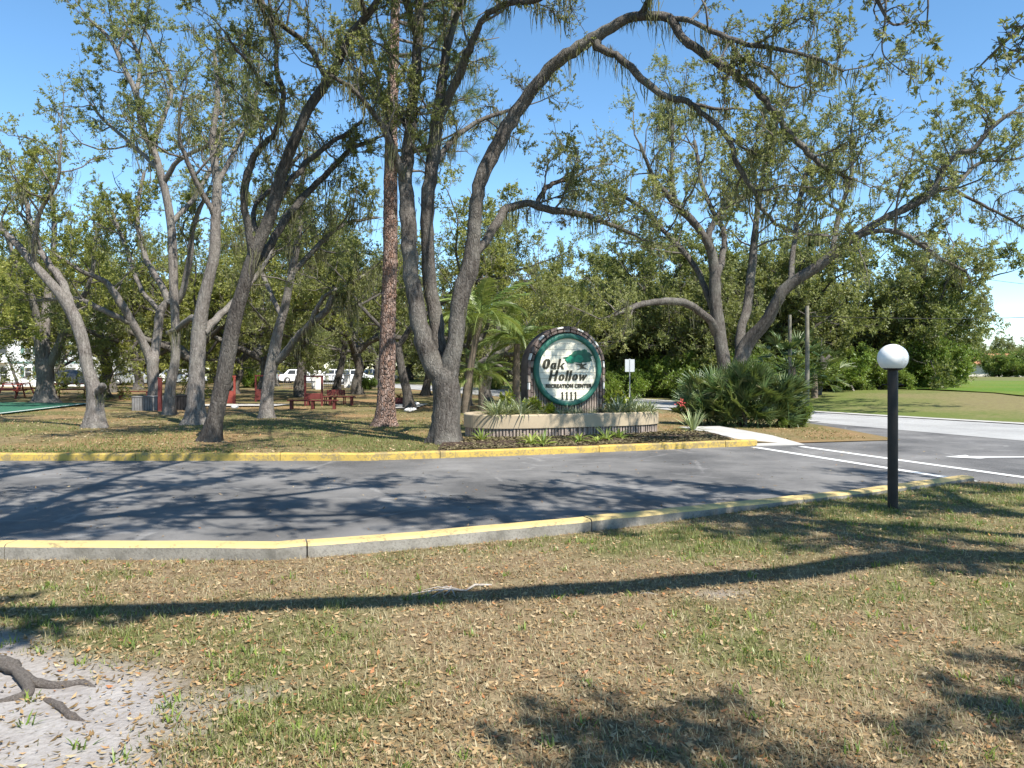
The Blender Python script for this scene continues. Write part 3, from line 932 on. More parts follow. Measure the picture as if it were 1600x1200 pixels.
def foliage(r, limbs, p):
    """limbs: list of (pts, rad, t0). returns branch geometry, leaves V Q"""
    gb = Geo()
    O = []; D = []; LL = []; RR = []
    for pts, rad, t0 in limbs:
        seg = np.linalg.norm(np.diff(pts, axis=0), axis=1); cum = np.concatenate([[0], np.cumsum(seg)]); tot = cum[-1]
        if t0 >= 1: continue
        ns = max(1, int(tot * (1 - t0) / p['s1']))
        s = tot * (t0 + (1 - t0) * (np.arange(ns) + r.rand(ns)) / ns)
        s = np.append(s, tot * 0.995)
        idx = np.clip(np.searchsorted(cum, s) - 1, 0, len(pts) - 2)
        q = ((s - cum[idx]) / np.maximum(seg[idx], 1e-6))[:, None]
        o = pts[idx] * (1 - q) + pts[idx + 1] * q
        t = unit(pts[idx + 1] - pts[idx])
        rd = rad[idx]
        v = rand_dir(r, len(s)); v = unit(v - t * (v * t).sum(1, keepdims=True))
        d = unit(t * r.uniform(0.2, 0.9, (len(s), 1)) + v + UP * r.uniform(-0.1, 0.6, (len(s), 1)))
        d[-1] = t[-1]
        O.append(o); D.append(d)
        LL.append(p['l1'] * r.uniform(0.45, 1.0, len(s)) * np.clip(1.15 - 0.5 * s / tot, 0.5, 1))
        RR.append(np.minimum(rd * 0.55, 0.008 + 0.013 * LL[-1]))
    O = np.concatenate(O); D = np.concatenate(D); LL = np.concatenate(LL); RR = np.concatenate(RR)
    if p['keep'] is not None:
        kk = p['keep'](O + D * LL[:, None]); O, D, LL, RR = O[kk], D[kk], LL[kk], RR[kk]
    B1 = grow_batch(r, O, D, LL, 6, 0.28, p['up'])
    batch_tube(gb, B1, RR[:, None] * np.linspace(1, 0.3, 6)[None], 5)
    # second order
    n2 = len(B1) * p['k2']
    a = np.repeat(np.arange(len(B1)), p['k2'])
    o2, t2 = along(B1[a], 0.18 + 0.82 * r.rand(n2))
    d2 = unit(t2 * 0.7 + rand_dir(r, n2) * 0.9 + UP * 0.12)
    L2 = p['l2'] * r.uniform(0.4, 1.0, n2)
    B2 = grow_batch(r, o2, d2, L2, 4, 0.3, p['up'] - p['droop'])
    batch_tube(gb, B2, (np.minimum(RR[a] * 0.55, 0.009))[:, None] * np.linspace(1, 0.4, 4)[None], 3)
    n3 = n2 * p['k3']
    a3 = np.repeat(np.arange(n2), p['k3'])
    o3, t3 = along(B2[a3], 0.1 + 0.9 * r.rand(n3))
    d3 = unit(t3 * 0.6 + rand_dir(r, n3) + UP * (0.1 - p['droop']))
    L3 = p['l3'] * r.uniform(0.4, 1.0, n3)
    B3 = grow_batch(r, o3, d3, L3, 2, 0.2, 0.0)
    if p['twigs']:
        batch_tube(gb, B3, np.full((n3, 2), 0.0035), 3)
    # leaves; twigs differ in how leafy they are
    dens_ = np.repeat(r.rand(len(B1)), p['k2'])[a3] * 0.5 + np.repeat(r.rand(n2), p['k3']) * 0.5
    nl = np.round(p['nl'] * (0.05 + 2.6 * dens_ ** 1.5)).astype(int)
    a4 = np.repeat(np.arange(n3), nl); n4 = len(a4)
    base, t4 = along(B3[a4], r.rand(n4))
    d4 = unit(t4 * 0.5 + rand_dir(r, n4) * 0.9 + UP * (0.05 - p['droop']))
    sd = rand_dir(r, n4); sd = unit(np.cross(d4, sd))
    up = np.cross(sd, d4)
    ln = p['leaf'] * r.uniform(0.65, 1.25, n4)
    V, Q = leaf_quads(base, d4, sd, ln, ln * p['lw'], up, 0.10)
    rv = np.clip(0.55 * r.rand(n4) + 0.45 * np.repeat(r.rand(len(B1)), p['k2'])[a3][a4], 0, 1)
    return gb, V, Q, rv, B1

def moss_geo(r, pts_list, per_m, mlen, wid=0.012):
    """hanging beards of moss along polylines"""
    O = []
    for pts, lo in pts_list:
        seg = np.linalg.norm(np.diff(pts, axis=0), axis=1); tot = seg.sum()
        cum = np.concatenate([[0], np.cumsum(seg)])
        nc = r.poisson(tot * per_m * lo)
        for s in r.uniform(0, tot, nc):
            i = min(np.searchsorted(cum, s), len(pts) - 1) - 1; i = max(i, 0)
            q = (s - cum[i]) / max(seg[i], 1e-6)
            O.append(pts[i] * (1 - q) + pts[i + 1] * q)
    if not O: return None
    O = np.array(O); nc = len(O)
    ns = r.randint(7, 20, nc); a = np.repeat(np.arange(nc), ns); n = len(a)
    cl = mlen * r.uniform(0.25, 1.0, nc) ** 1.4
    L = cl[a] * r.uniform(0.35, 1.0, n)
    sp = 0.05 + 0.10 * cl
    o = O[a] + r.normal(0, 1, (n, 3)) * np.stack([sp[a], sp[a] * 0.7, 0.02 + 0 * sp[a]], 1)
    az = r.uniform(0, 6.28, n); s = np.stack([np.cos(az), np.sin(az), 0 * az], 1)
    w = wid * r.uniform(0.5, 1.6, n)
    K = 5
    cols = []
    p = o.copy()
    for k in range(K):
        ww = w * (1.0, 1.3, 1.1, 0.8, 0.15)[k]
        cols += [p - s * ww[:, None] / 2, p + s * ww[:, None] / 2]
        # strands lean towards their clump's tip
        tgt = O[a] - np.array([0, 0, 1.0]) * cl[a][:, None]
        p = p + np.stack([r.normal(0, 0.02, n) * (0.5 + L), r.normal(0, 0.02, n) * (0.5 + L), -L / (K - 1)], 1)
        p[:, :2] += (O[a][:, :2] - p[:, :2]) * 0.12
    V = np.stack(cols, 1).reshape(-1, 3)
    b = np.arange(n)[:, None] * (2 * K)
    Q = np.concatenate([b + np.array([[2 * k, 2 * k + 1, 2 * k + 3, 2 * k + 2]]) for k in range(K - 1)])
    rv = np.tile(np.clip(r.rand(nc)[a] * 0.6 + r.rand(n) * 0.4, 0, 1), K - 1)
    return V, Q, rv

def tree_meshes(limbs, seed, p, flare=0.35, kside=12):
    """limbs: (pts, rad, t0); the first one is the trunk"""
    r = rs(seed)
    g = Geo(); L = []
    for i, (pts, rad, t0) in enumerate(limbs):
        c = catmull(pts, 4)
        rr = np.interp(np.linspace(0, 1, len(c)), np.linspace(0, 1, len(rad)), rad)
        if i == 0:
            zs = c[:, 2]; ex = np.array([-0.02, 0.06, 0.14, 0.24, 0.36, 0.5]); ex = ex[(ex > zs[0] + .02) & (ex < zs[-1] - .1)]
            az_ = np.sort(np.concatenate([zs, ex])); keepz = np.concatenate([[True], np.diff(az_) > 0.03]); az_ = az_[keepz]
            rr = np.interp(az_, zs, rr); c = np.stack([np.interp(az_, zs, c[:, 0]), np.interp(az_, zs, c[:, 1]), az_], 1)
        big = rr[0] > 0.06
        if i and big is not None:
            c[1:-1] += r.normal(0, 0.012, (len(c) - 2, 3))
        limb_tube(g, c, rr, r, kside if rr[0] > 0.1 else (8 if rr[0] > 0.04 else 6), flare if i == 0 else 0.0, 0.05 if i == 0 else 0.06)
        L.append((c, rr, t0))
    V, Q = g.get()
    out = {'trunk': mesh_np('trunk', V, Q, smooth=True)}
    gb, LV, LQ, rv, B1 = foliage(r, L, p)
    V, Q = gb.get()
    out['branches'] = mesh_np('branches', V, Q, smooth=True)
    out['crown'] = mesh_np('crown', LV, LQ, None, {'rnd': ('FACE', rv)})
    if p['moss'] > 0:
        pl = [(c, 1.0) for c, rr, t0 in L[1:]] + [(b, 0.55) for b in B1]
        mg = moss_geo(r, pl, p['moss'], p['mlen'])
        if mg is not None:
            out['spanish_moss'] = mesh_np('spanish_moss', mg[0], mg[1], None, {'rnd': ('FACE', mg[2])})
    return out

def place_tree(meshes, name, label, base, bark, leaf, group=None, rz=0.0, sc=1.0, cat='tree'):
    root = empty(name, base, rz)
    root.scale = (sc, sc, sc)
    tag(root, label, cat, group)
    for part, me in meshes.items():
        if len(me.materials) == 0:
            me.materials.append({'trunk': bark, 'branches': M['twig'], 'crown': leaf, 'spanish_moss': M['moss']}[part])
        o = bpy.data.objects.new(part, me); link(o, root)
        if part in ('spanish_moss', 'branches', 'crown'): o['kind'] = 'stuff'
    return root

def hand_tree(name, label, D, limbs, seed, bark, leaf_mat, flare=0.35, dz=0.0, **kw):
    """limbs given as [(px, py, half width px, depth offset)], first the trunk"""
    p = dict(DEF); p.update(kw)
    bx_, by_ = limbs[0][0][0][0], None
    base = None
    conv = []
    for pts, t0 in limbs:
        P3 = []; rr = []
        for q in pts:
            dd = D + (q[3] if len(q) > 3 else 0.0)
            P3.append(P(q[0], q[1], dd)); rr.append(q[2] * dd / F * 0.84)
        conv.append((np.array(P3), np.array(rr), t0))
    b = conv[0][0][0].copy(); b[2] = 0.0
    conv2 = []
    for i, (a, rr, t0) in enumerate(conv):
        a = a - b
        if i == 0: a[0, 2] = -0.12
        conv2.append((a, rr, t0))
    ms = tree_meshes(conv2, seed, p, flare)
    return place_tree(ms, name, label, (b[0], b[1], dz), bark, leaf_mat)

NO = 1.0   # no leaves on this limb

# ---- the forked oak beside the planter
hand_tree('forked_oak', 'large forked grey oak beside the planter whose right limb arches over the sign', 15.35, [
 ([(695, 704, 27), (697, 670, 25), (699, 635, 24), (696, 600, 25), (694, 584, 24)], NO),
 ([(692, 592, 19), (674, 566, 18), (658, 520, 17), (648, 460, 16, .2), (641, 400, 15, .3), (636, 335, 14, .4), (634, 270, 12, .5), (643, 190, 11, .6), (650, 110, 10, .7), (655, 20, 9, .7), (660, -80, 7, .6), (672, -190, 4, .4)], 0.45),
 ([(694, 585, 16, .2), (686, 540, 13, .35), (676, 470, 13, .5), (669, 400, 13, .6), (668, 330, 13, .6), (674, 265, 12, .6), (682, 195, 11, .6), (694, 110, 9, .7), (706, 40, 8, .8), (720, -40, 6, 1.0), (745, -150, 3, 1.2)], 0.4),
 ([(686, 190, 8, .6), (708, 140, 8, .3), (722, 105, 8, 0), (738, 65, 7, -.3), (757, 27, 6, -.6), (790, 6, 6, -1.0), (830, 2, 5, -1.4), (880, -20, 3, -1.8)], 0.35),
 ([(699, 590, 19), (709, 545, 17), (715, 500, 16), (722, 455, 16), (735, 415, 16), (740, 365, 13), (744, 315, 13), (756, 268, 13), (778, 222, 13), (806, 178, 13), (836, 137, 12, -.2), (866, 100, 12, -.4), (905, 73, 11, -.6), (945, 49, 10, -.8), (992, 26, 9, -1.0), (1045, 28, 9, -1.3), (1068, 60, 8, -1.5), (1105, 87, 8, -1.6), (1147, 114, 7, -1.7), (1182, 142, 7, -1.8), (1208, 172, 6, -1.9), (1234, 208, 6, -1.9), (1262, 238, 5, -2), (1290, 262, 4, -2), (1338, 281, 3, -2)], 0.74),
 ([(927, 62, 8, -.7), (940, 77, 8, -.8), (962, 88, 7, -.9), (995, 114, 7, -1), (1029, 145, 6, -1.1), (1073, 160, 6, -1.2), (1101, 181, 5, -1.3), (1137, 214, 5, -1.4), (1153, 258, 5, -1.5), (1178, 301, 4, -1.5), (1202, 341, 3.5, -1.5), (1238, 362, 3, -1.4), (1296, 368, 2, -1.2)], 0.62),
 ([(1045, 28, 6, -1.3), (1083, 34, 5, -1.6), (1137, 60, 5, -2), (1174, 70, 4.5, -2.2), (1225, 78, 4, -2.4), (1276, 91, 3.5, -2.6), (1318, 111, 2.5, -2.8)], 0.1),
 ([(1137, 60, 4, -2), (1160, 88, 3.5, -1.8), (1200, 110, 3, -1.6), (1235, 138, 2, -1.5), (1262, 128, 1.5, -1.5)], 0.2),
 ([(995, 26, 7, -1.0), (1012, 4, 6, -1.2), (1030, -40, 5, -1.5), (1050, -120, 4, -1.8)], 0.5),
 ([(1073, 160, 4, -1.2), (1105, 167, 3, -1.0), (1160, 170, 2, -.8)], 0.3),
 ([(1137, 214, 3, -1.4), (1165, 232, 2.5, -1.6), (1185, 243, 1.5, -1.8)], 0.3),
 ([(744, 395, 8, .2), (760, 375, 8, .5), (778, 348, 8, .7), (790, 327, 8, .9), (822, 317, 7, 1.0), (850, 327, 7, 1.0), (906, 334, 6, 1.0), (934, 344, 5, .9), (990, 366, 3.5, .8)], 0.35),
 ([(838, 322, 5, 1.0), (848, 300, 5, 1.1), (864, 286, 4, 1.2), (892, 279, 3, 1.3), (930, 262, 2, 1.3)], 0.2),
 ([(640, 300, 8, .5), (606, 214, 6, -.1), (575, 165, 5, -.5), (545, 135, 4.5, -.8), (515, 118, 3.5, -1.0)], 0.2),
 ([(648, 215, 6, .6), (600, 150, 5, 1.2), (560, 110, 3.5, 1.5)], 0.3),
 ([(675, 265, 6, .6), (715, 210, 5, 1.2), (770, 180, 4, 1.6), (820, 165, 2.5, 2.0)], 0.3),
 ([(652, 60, 7, .7), (610, -60, 6, -.5), (530, -160, 5, -2), (430, -260, 3, -3.5)], 0.15),  # extra limb climbing out of view, added to shade the park lawn
 ([(706, 40, 6, .8), (765, -80, 5, -.5), (850, -180, 4, -2), (950, -270, 3, -3.5)], 0.2),  # second added limb, spreads unseen overhead for more canopy shadow
 ([(655, -20, 6, .7), (690, -140, 5, -1.5), (720, -240, 4, -3.5), (760, -330, 3, -5)], 0.15),
 ([(634, 275, 7, .5), (612, 225, 5, 1.0), (590, 120, 4, 1.5), (570, 40, 3, 1.8)], 0.3),
], 101, M['bark'], M['leaf_grey'], 0.5, s1=0.39, l1=1.90, k2=7, l2=0.80, k3=6, l3=0.28, nl=15.2, leaf=0.056, moss=3.23, mlen=0.72)

# ---- the slender oak leaning to the right, left of the forked one
hand_tree('leaning_oak', 'slender dark oak leaning right from the grass beside the yellow kerb', 15.7, [
 ([(328, 700, 16), (335, 660, 15), (343, 622, 14.5), (355, 562, 14), (366, 500, 13.5), (380, 450, 13), (396, 400, 12), (424, 332, 11), (442, 264, 10), (462, 216, 10), (483, 169, 9.5), (513, 125, 9), (529, 96, 8, -.2), (546, 57, 7.5, -.4), (582, 13, 7, -.6), (610, -40, 5, -.8), (640, -130, 3, -1)], 0.72),
 ([(512, 124, 6), (481, 71, 5.5, -.3), (437, 37, 5, -.7), (410, 7, 4, -1), (385, -40, 3, -1.3)], 0.3),
 ([(396, 402, 8), (387, 354, 7, -.2), (381, 317, 6.5, -.3), (388, 270, 6.5, -.4), (402, 236, 6, -.5), (425, 214, 5.5, -.6), (439, 182, 5, -.7), (442, 145, 5, -.8), (432, 111, 4.5, -.9), (431, 61, 4, -1), (420, 0, 3, -1.2)], 0.35),
 ([(442, 145, 3.5, -.8), (405, 122, 3, -1.2), (372, 78, 2.5, -1.6), (352, 52, 2, -1.8)], 0.2),
 ([(390, 420, 8), (410, 398, 7.5, .4), (437, 358, 7, .8), (471, 310, 6.5, 1.2), (505, 277, 6, 1.6), (545, 236, 5, 2.0), (590, 215, 3, 2.4)], 0.45),
 ([(420, 340, 6), (451, 287, 6, .5), (488, 246, 5.5, 1), (525, 219, 4.5, 1.5), (565, 190, 3, 2)], 0.4),
 ([(572, 25, 5, -.6), (540, -80, 5, -1.5), (480, -180, 4, -3), (400, -290, 3, -4)], 0.15),  # added limb above the view, its leaves darken park and drive
 ([(431, 61, 3.5, -1), (380, -40, 3.5, -2), (300, -150, 3, -3), (220, -230, 2, -4)], 0.15),  # likewise added overhead, unseen, for its shadow on the ground
 ([(407, 375, 5), (395, 325, 4, .5), (430, 290, 4, 1), (470, 240, 3, 1.5)], 0.4),
], 202, M['bark_dark'], M['leaf_grey'], 0.5, s1=0.37, l1=1.70, k2=7, l2=0.80, k3=6, l3=0.27, nl=14.7, leaf=0.056, moss=3.61, mlen=0.75)

# ---- oak leaning left near the left edge
hand_tree('pale_leaning_oak', 'pale grey oak leaning left with a broken stub low on its trunk', 19.3, [
 ([(151, 679, 15), (149, 640, 13.5), (147, 610, 14), (137, 575, 11), (131, 540, 10.5), (120, 505, 11), (106, 477, 11), (86, 450, 9), (52, 412, 7), (20, 375, 6), (-20, 345, 5), (-80, 310, 3)], 0.72),
 ([(150, 618, 8), (158, 606, 7.5, -.2), (162, 602, 5, -.3)], NO),
 ([(112, 485, 8), (101, 450, 7.5, .2), (86, 424, 7, .4), (67, 400, 6, .6), (52, 360, 5, .8), (40, 310, 3.5, 1), (45, 250, 2, 1)], 0.4),
 ([(52, 412, 5), (60, 340, 4, -.4), (90, 280, 3, -.8), (95, 210, 2, -1)], 0.3),
], 303, M['bark_pale'], M['leaf_yellow'], 0.65, s1=0.38, l1=2.40, k2=7, l2=0.95, k3=6, l3=0.3, nl=16.2, leaf=0.063, moss=1.52, mlen=0.68, twigs=False)

# ---- tall thin stem with two forks high up
hand_tree('tall_oak', 'tall slim oak with a straight pale lower trunk and high forked top', 26.0, [
 ([(264, 650, 10), (266, 605, 9), (274, 560, 8.5), (274, 500, 8), (271, 440, 8), (268, 360, 7.5), (261, 312, 7), (250, 267, 7), (240, 236, 6.5), (223, 202, 6), (213, 148, 5), (190, 98, 4), (172, 61, 3.5), (146, 36, 3)], 0.6),
 ([(240, 236, 5), (243, 214, 5, .3), (256, 182, 4.5, .6), (268, 145, 4, .9), (262, 110, 3.5, 1), (238, 70, 2.5, 1)], 0.3),
 ([(256, 285, 5), (280, 250, 4.5, -.4), (331, 223, 3.5, -1), (372, 190, 2.5, -1.5)], 0.3),
 ([(213, 148, 4), (219, 100, 3.5, .4), (206, 62, 3, .8), (190, 20, 2, 1)], 0.2),
 ([(250, 267, 4.5), (205, 225, 4, .8), (165, 190, 3, 1.4), (140, 160, 2, 1.8)], 0.3),
 ([(268, 350, 5), (310, 300, 4, .5), (345, 230, 3.5, 1), (350, 150, 2.5, 1.4)], 0.4),
], 404, M['bark_pale'], M['leaf_grey'], 0.25, s1=0.42, l1=3.00, k2=7, l2=1.10, k3=6, l3=0.34, nl=17.8, leaf=0.078, moss=0.66, mlen=0.81, twigs=False)

# ---- low-forking oak behind it
hand_tree('low_forking_oak', 'low forking oak with a wide arching left limb behind the tall slim oak', 30.5, [
 ([(240, 640, 12), (241, 605, 11), (238, 578, 11), (240, 560, 10)], NO),
 ([(238, 572, 9), (225, 537, 8), (207, 505, 7.5, -.4), (186, 470, 7, -.8), (165, 440, 5, -1), (130, 425, 4, -1.4), (90, 400, 3, -2)], 0.5),
 ([(240, 562, 9), (243, 540, 8, .3), (251, 487, 7.5, .5), (262, 468, 7, .6), (240, 425, 6, .6), (227, 400, 5, .8), (214, 337, 4, 1), (225, 270, 3, 1)], 0.5),
 ([(262, 470, 6, .6), (280, 470, 6, .3), (295, 415, 5.5, 0), (303, 350, 4.5, -.3), (330, 290, 3, -.6)], 0.4),
 ([(207, 505, 6, -.4), (172, 490, 5.5, -.8), (150, 480, 5, -1), (117, 466, 4, -1.4), (60, 470, 3, -1.8)], 0.4),
 ([(251, 487, 5, .5), (222, 455, 4.5, 1), (205, 410, 4, 1.4), (175, 330, 3, 1.8)], 0.4),
], 505, M['bark_pale'], M['leaf_yellow'], 0.3, s1=0.38, l1=3.00, k2=7, l2=1.10, k3=6, l3=0.36, nl=18.6, leaf=0.084, moss=0.95, mlen=0.94, twigs=False)

# ---- stout straight trunk left of the leaning oak
hand_tree('stout_oak', 'stout straight oak with a flared base just behind the leaning slender oak', 20.6, [
 ([(306, 670, 17), (306, 630, 14.5), (307, 600, 14), (310, 525, 13), (317, 475, 12), (329, 425, 10.5), (335, 395, 10), (337, 337, 8.5), (339, 287, 8), (332, 220, 6.5), (340, 150, 5), (335, 80, 3.5)], 0.6),
 ([(318, 520, 7), (334, 502, 6.5, .5), (352, 485, 6, 1), (385, 450, 5, 1.5), (420, 400, 4, 2), (440, 340, 3, 2.4)], 0.45),
 ([(312, 505, 6), (300, 497, 6, .6), (277, 515, 5, 1.2), (262, 520, 4, 1.6)], NO),
 ([(336, 340, 5), (300, 270, 4.5, -.6), (280, 210, 3.5, -1), (285, 150, 2.5, -1.2)], 0.3),
 ([(338, 290, 5), (375, 220, 4, .5), (400, 150, 3, .8), (405, 90, 2, 1)], 0.3),
], 606, M['bark_pale'], M['leaf_grey'], 0.8, s1=0.38, l1=2.40, k2=7, l2=1.00, k3=6, l3=0.3, nl=16.2, leaf=0.063, moss=2.47, mlen=0.94, twigs=False)

# ---- mossy oak by the red benches
hand_tree('mossy_oak', 'mossy grey oak with a long right limb standing beside the red benches', 24.0, [
 ([(415, 658, 13), (417, 620, 11), (421, 590, 11), (428, 555, 11), (436, 512, 9), (445, 480, 8), (455, 430, 7), (466, 370, 6), (470, 300, 5), (480, 230, 3)], 0.55),
 ([(430, 565, 8), (444, 553, 7.5, -.2), (465, 527, 7, -.5), (486, 505, 6.5, -.8), (508, 487, 6, -1), (521, 462, 5.5, -1.2), (540, 448, 4, -1.4), (570, 430, 3, -1.6)], 0.6),
 ([(486, 505, 5, -.8), (493, 485, 4.5, -1), (512, 460, 4, -1.2), (535, 450, 3.5, -1.4)], 0.6),
 ([(455, 430, 5), (500, 380, 4.5, .6), (540, 350, 3.5, 1), (590, 340, 2.5, 1.4)], 0.3),
 ([(440, 495, 5), (415, 440, 4.5, .8), (395, 380, 3.5, 1.2), (400, 320, 2.5, 1.4)], 0.3),
], 707, M['bark_pale'], M['leaf_grey'], 0.4, s1=0.35, l1=2.20, k2=7, l2=1.00, k3=6, l3=0.32, nl=16.2, leaf=0.071, moss=4.18, mlen=1.22, twigs=False)

# ---- very thick oak in front of the white building
hand_tree('thick_trunk_oak', 'very thick grey oak trunk in front of the white building, crown hung with moss', 35.0, [
 ([(70, 634, 18), (70, 610, 15.5), (70, 585, 15), (69, 565, 15)], NO),
 ([(66, 570, 10), (61, 535, 9), (57, 500, 8), (48, 460, 6, -.4), (30, 420, 5, -.8), (10, 370, 3, -1.2)], 0.68),
 ([(72, 570, 9), (70, 530, 8.5, .4), (72, 490, 8, .6), (76, 440, 6, .8), (85, 370, 4.5, 1), (80, 290, 3, 1)], 0.68),
 ([(76, 572, 8), (92, 540, 7.5, -.2), (101, 515, 7, -.4), (118, 485, 6, -.8), (140, 440, 4.5, -1), (150, 370, 3, -1.2)], 0.68),
], 808, M['bark_pale'], M['leaf_yellow'], 0.5, s1=0.35, l1=3.20, k2=7, l2=1.20, k3=6, l3=0.4, nl=18.6, leaf=0.101, moss=1.90, mlen=1.76, droop=0.1, twigs=False)

# ---- the big spreading oak at the right
hand_tree('spreading_oak', 'huge spreading oak with several heavy limbs rising behind the palmetto bush', 29.0, [
 ([(1148, 648, 24), (1147, 615, 21), (1146, 590, 21)], NO),
 ([(1139, 600, 13), (1131, 566, 12.5), (1125, 525, 12), (1118, 475, 11), (1117, 437, 10), (1113, 400, 9), (1094, 360, 7.5, -.5), (1073, 337, 7, -.8), (1047, 310, 5.5, -1.2), (1020, 275, 4, -1.6), (1000, 225, 3, -2)], 0.6),
 ([(1152, 598, 14), (1158, 565, 13.5), (1170, 532, 13), (1195, 505, 12, -.4), (1218, 465, 11, -.8), (1234, 445, 10, -1), (1296, 402, 8.5, -1.6), (1340, 368, 8, -2), (1391, 337, 7, -2.4), (1430, 318, 6.5, -2.6), (1458, 297, 6, -2.8), (1476, 262, 5.5, -3), (1496, 240, 5, -3.2), (1523, 232, 4.5, -3.4), (1547, 202, 4, -3.6), (1577, 178, 3, -3.8)], 0.5),
 ([(1156, 570, 10), (1157, 520, 9, .6), (1166, 487, 8.5, 1), (1171, 450, 8, 1.2), (1176, 405, 7, 1.4), (1182, 340, 5.5, 1.6), (1195, 260, 4, 1.8), (1215, 190, 2.5, 2)], 0.45),
 ([(1118, 520, 8), (1110, 500, 7.5, -.5), (1092, 487, 7.5, -1), (1070, 473, 7, -1.5), (1040, 471, 6.5, -2), (1005, 475, 6, -2.5), (975, 486, 5, -3), (948, 497, 3, -3.4)], 0.75),
 ([(1115, 485, 6.5), (1103, 455, 6, .4), (1093, 428, 5.5, .7), (1075, 402, 5, 1), (1058, 382, 5, 1.2), (1036, 360, 4.5, 1.4), (1003, 325, 4, 1.6), (960, 300, 3, 1.8)], 0.4),
 ([(1114, 405, 6.5), (1107, 370, 6, .3), (1118, 343, 5.5, .6), (1134, 322, 5, .8), (1160, 311, 4, 1), (1200, 280, 3, 1.2)], 0.3),
 ([(1118, 432, 7), (1128, 405, 6.5, .8), (1130, 360, 5, 1.4), (1100, 300, 4, 2), (1085, 220, 3, 2.4)], 0.35),
 ([(1060, 325, 4, -1), (1050, 285, 4, -.8), (1050, 205, 3, -.6), (1040, 165, 2, -.5)], 0.3),
 ([(1340, 368, 5, -2), (1375, 360, 5, -2.4), (1408, 364, 4.5, -2.8), (1432, 378, 4, -3), (1466, 402, 3.5, -3.3), (1510, 425, 2.5, -3.6)], 0.3),
 ([(1400, 333, 4.5, -2.4), (1440, 305, 4, -2), (1490, 290, 4, -1.6), (1530, 255, 3, -1.2), (1580, 250, 2.5, -1), (1630, 235, 2, -1)], 0.3),
 ([(1300, 400, 5, -1.6), (1310, 340, 4.5, -1), (1330, 270, 3.5, -.6), (1330, 200, 2.5, -.4)], 0.3),
 ([(1234, 447, 6, -1), (1240, 390, 5, -.2), (1250, 310, 4, .4), (1270, 230, 3, .8)], 0.35),
 ([(1482, 292, 3.2, -1.66), (1500, 302, 3, -1.7), (1545, 325, 2.6, -2), (1590, 350, 2.5, -2.4), (1640, 380, 2, -2.8)], 0.2),
], 909, M['bark'], M['leaf_light'], 0.4, s1=0.32, l1=3.30, k2=7, l2=1.15, k3=6, l3=0.36, nl=18.6, leaf=0.085, moss=1.33, mlen=1.08, twigs=False)

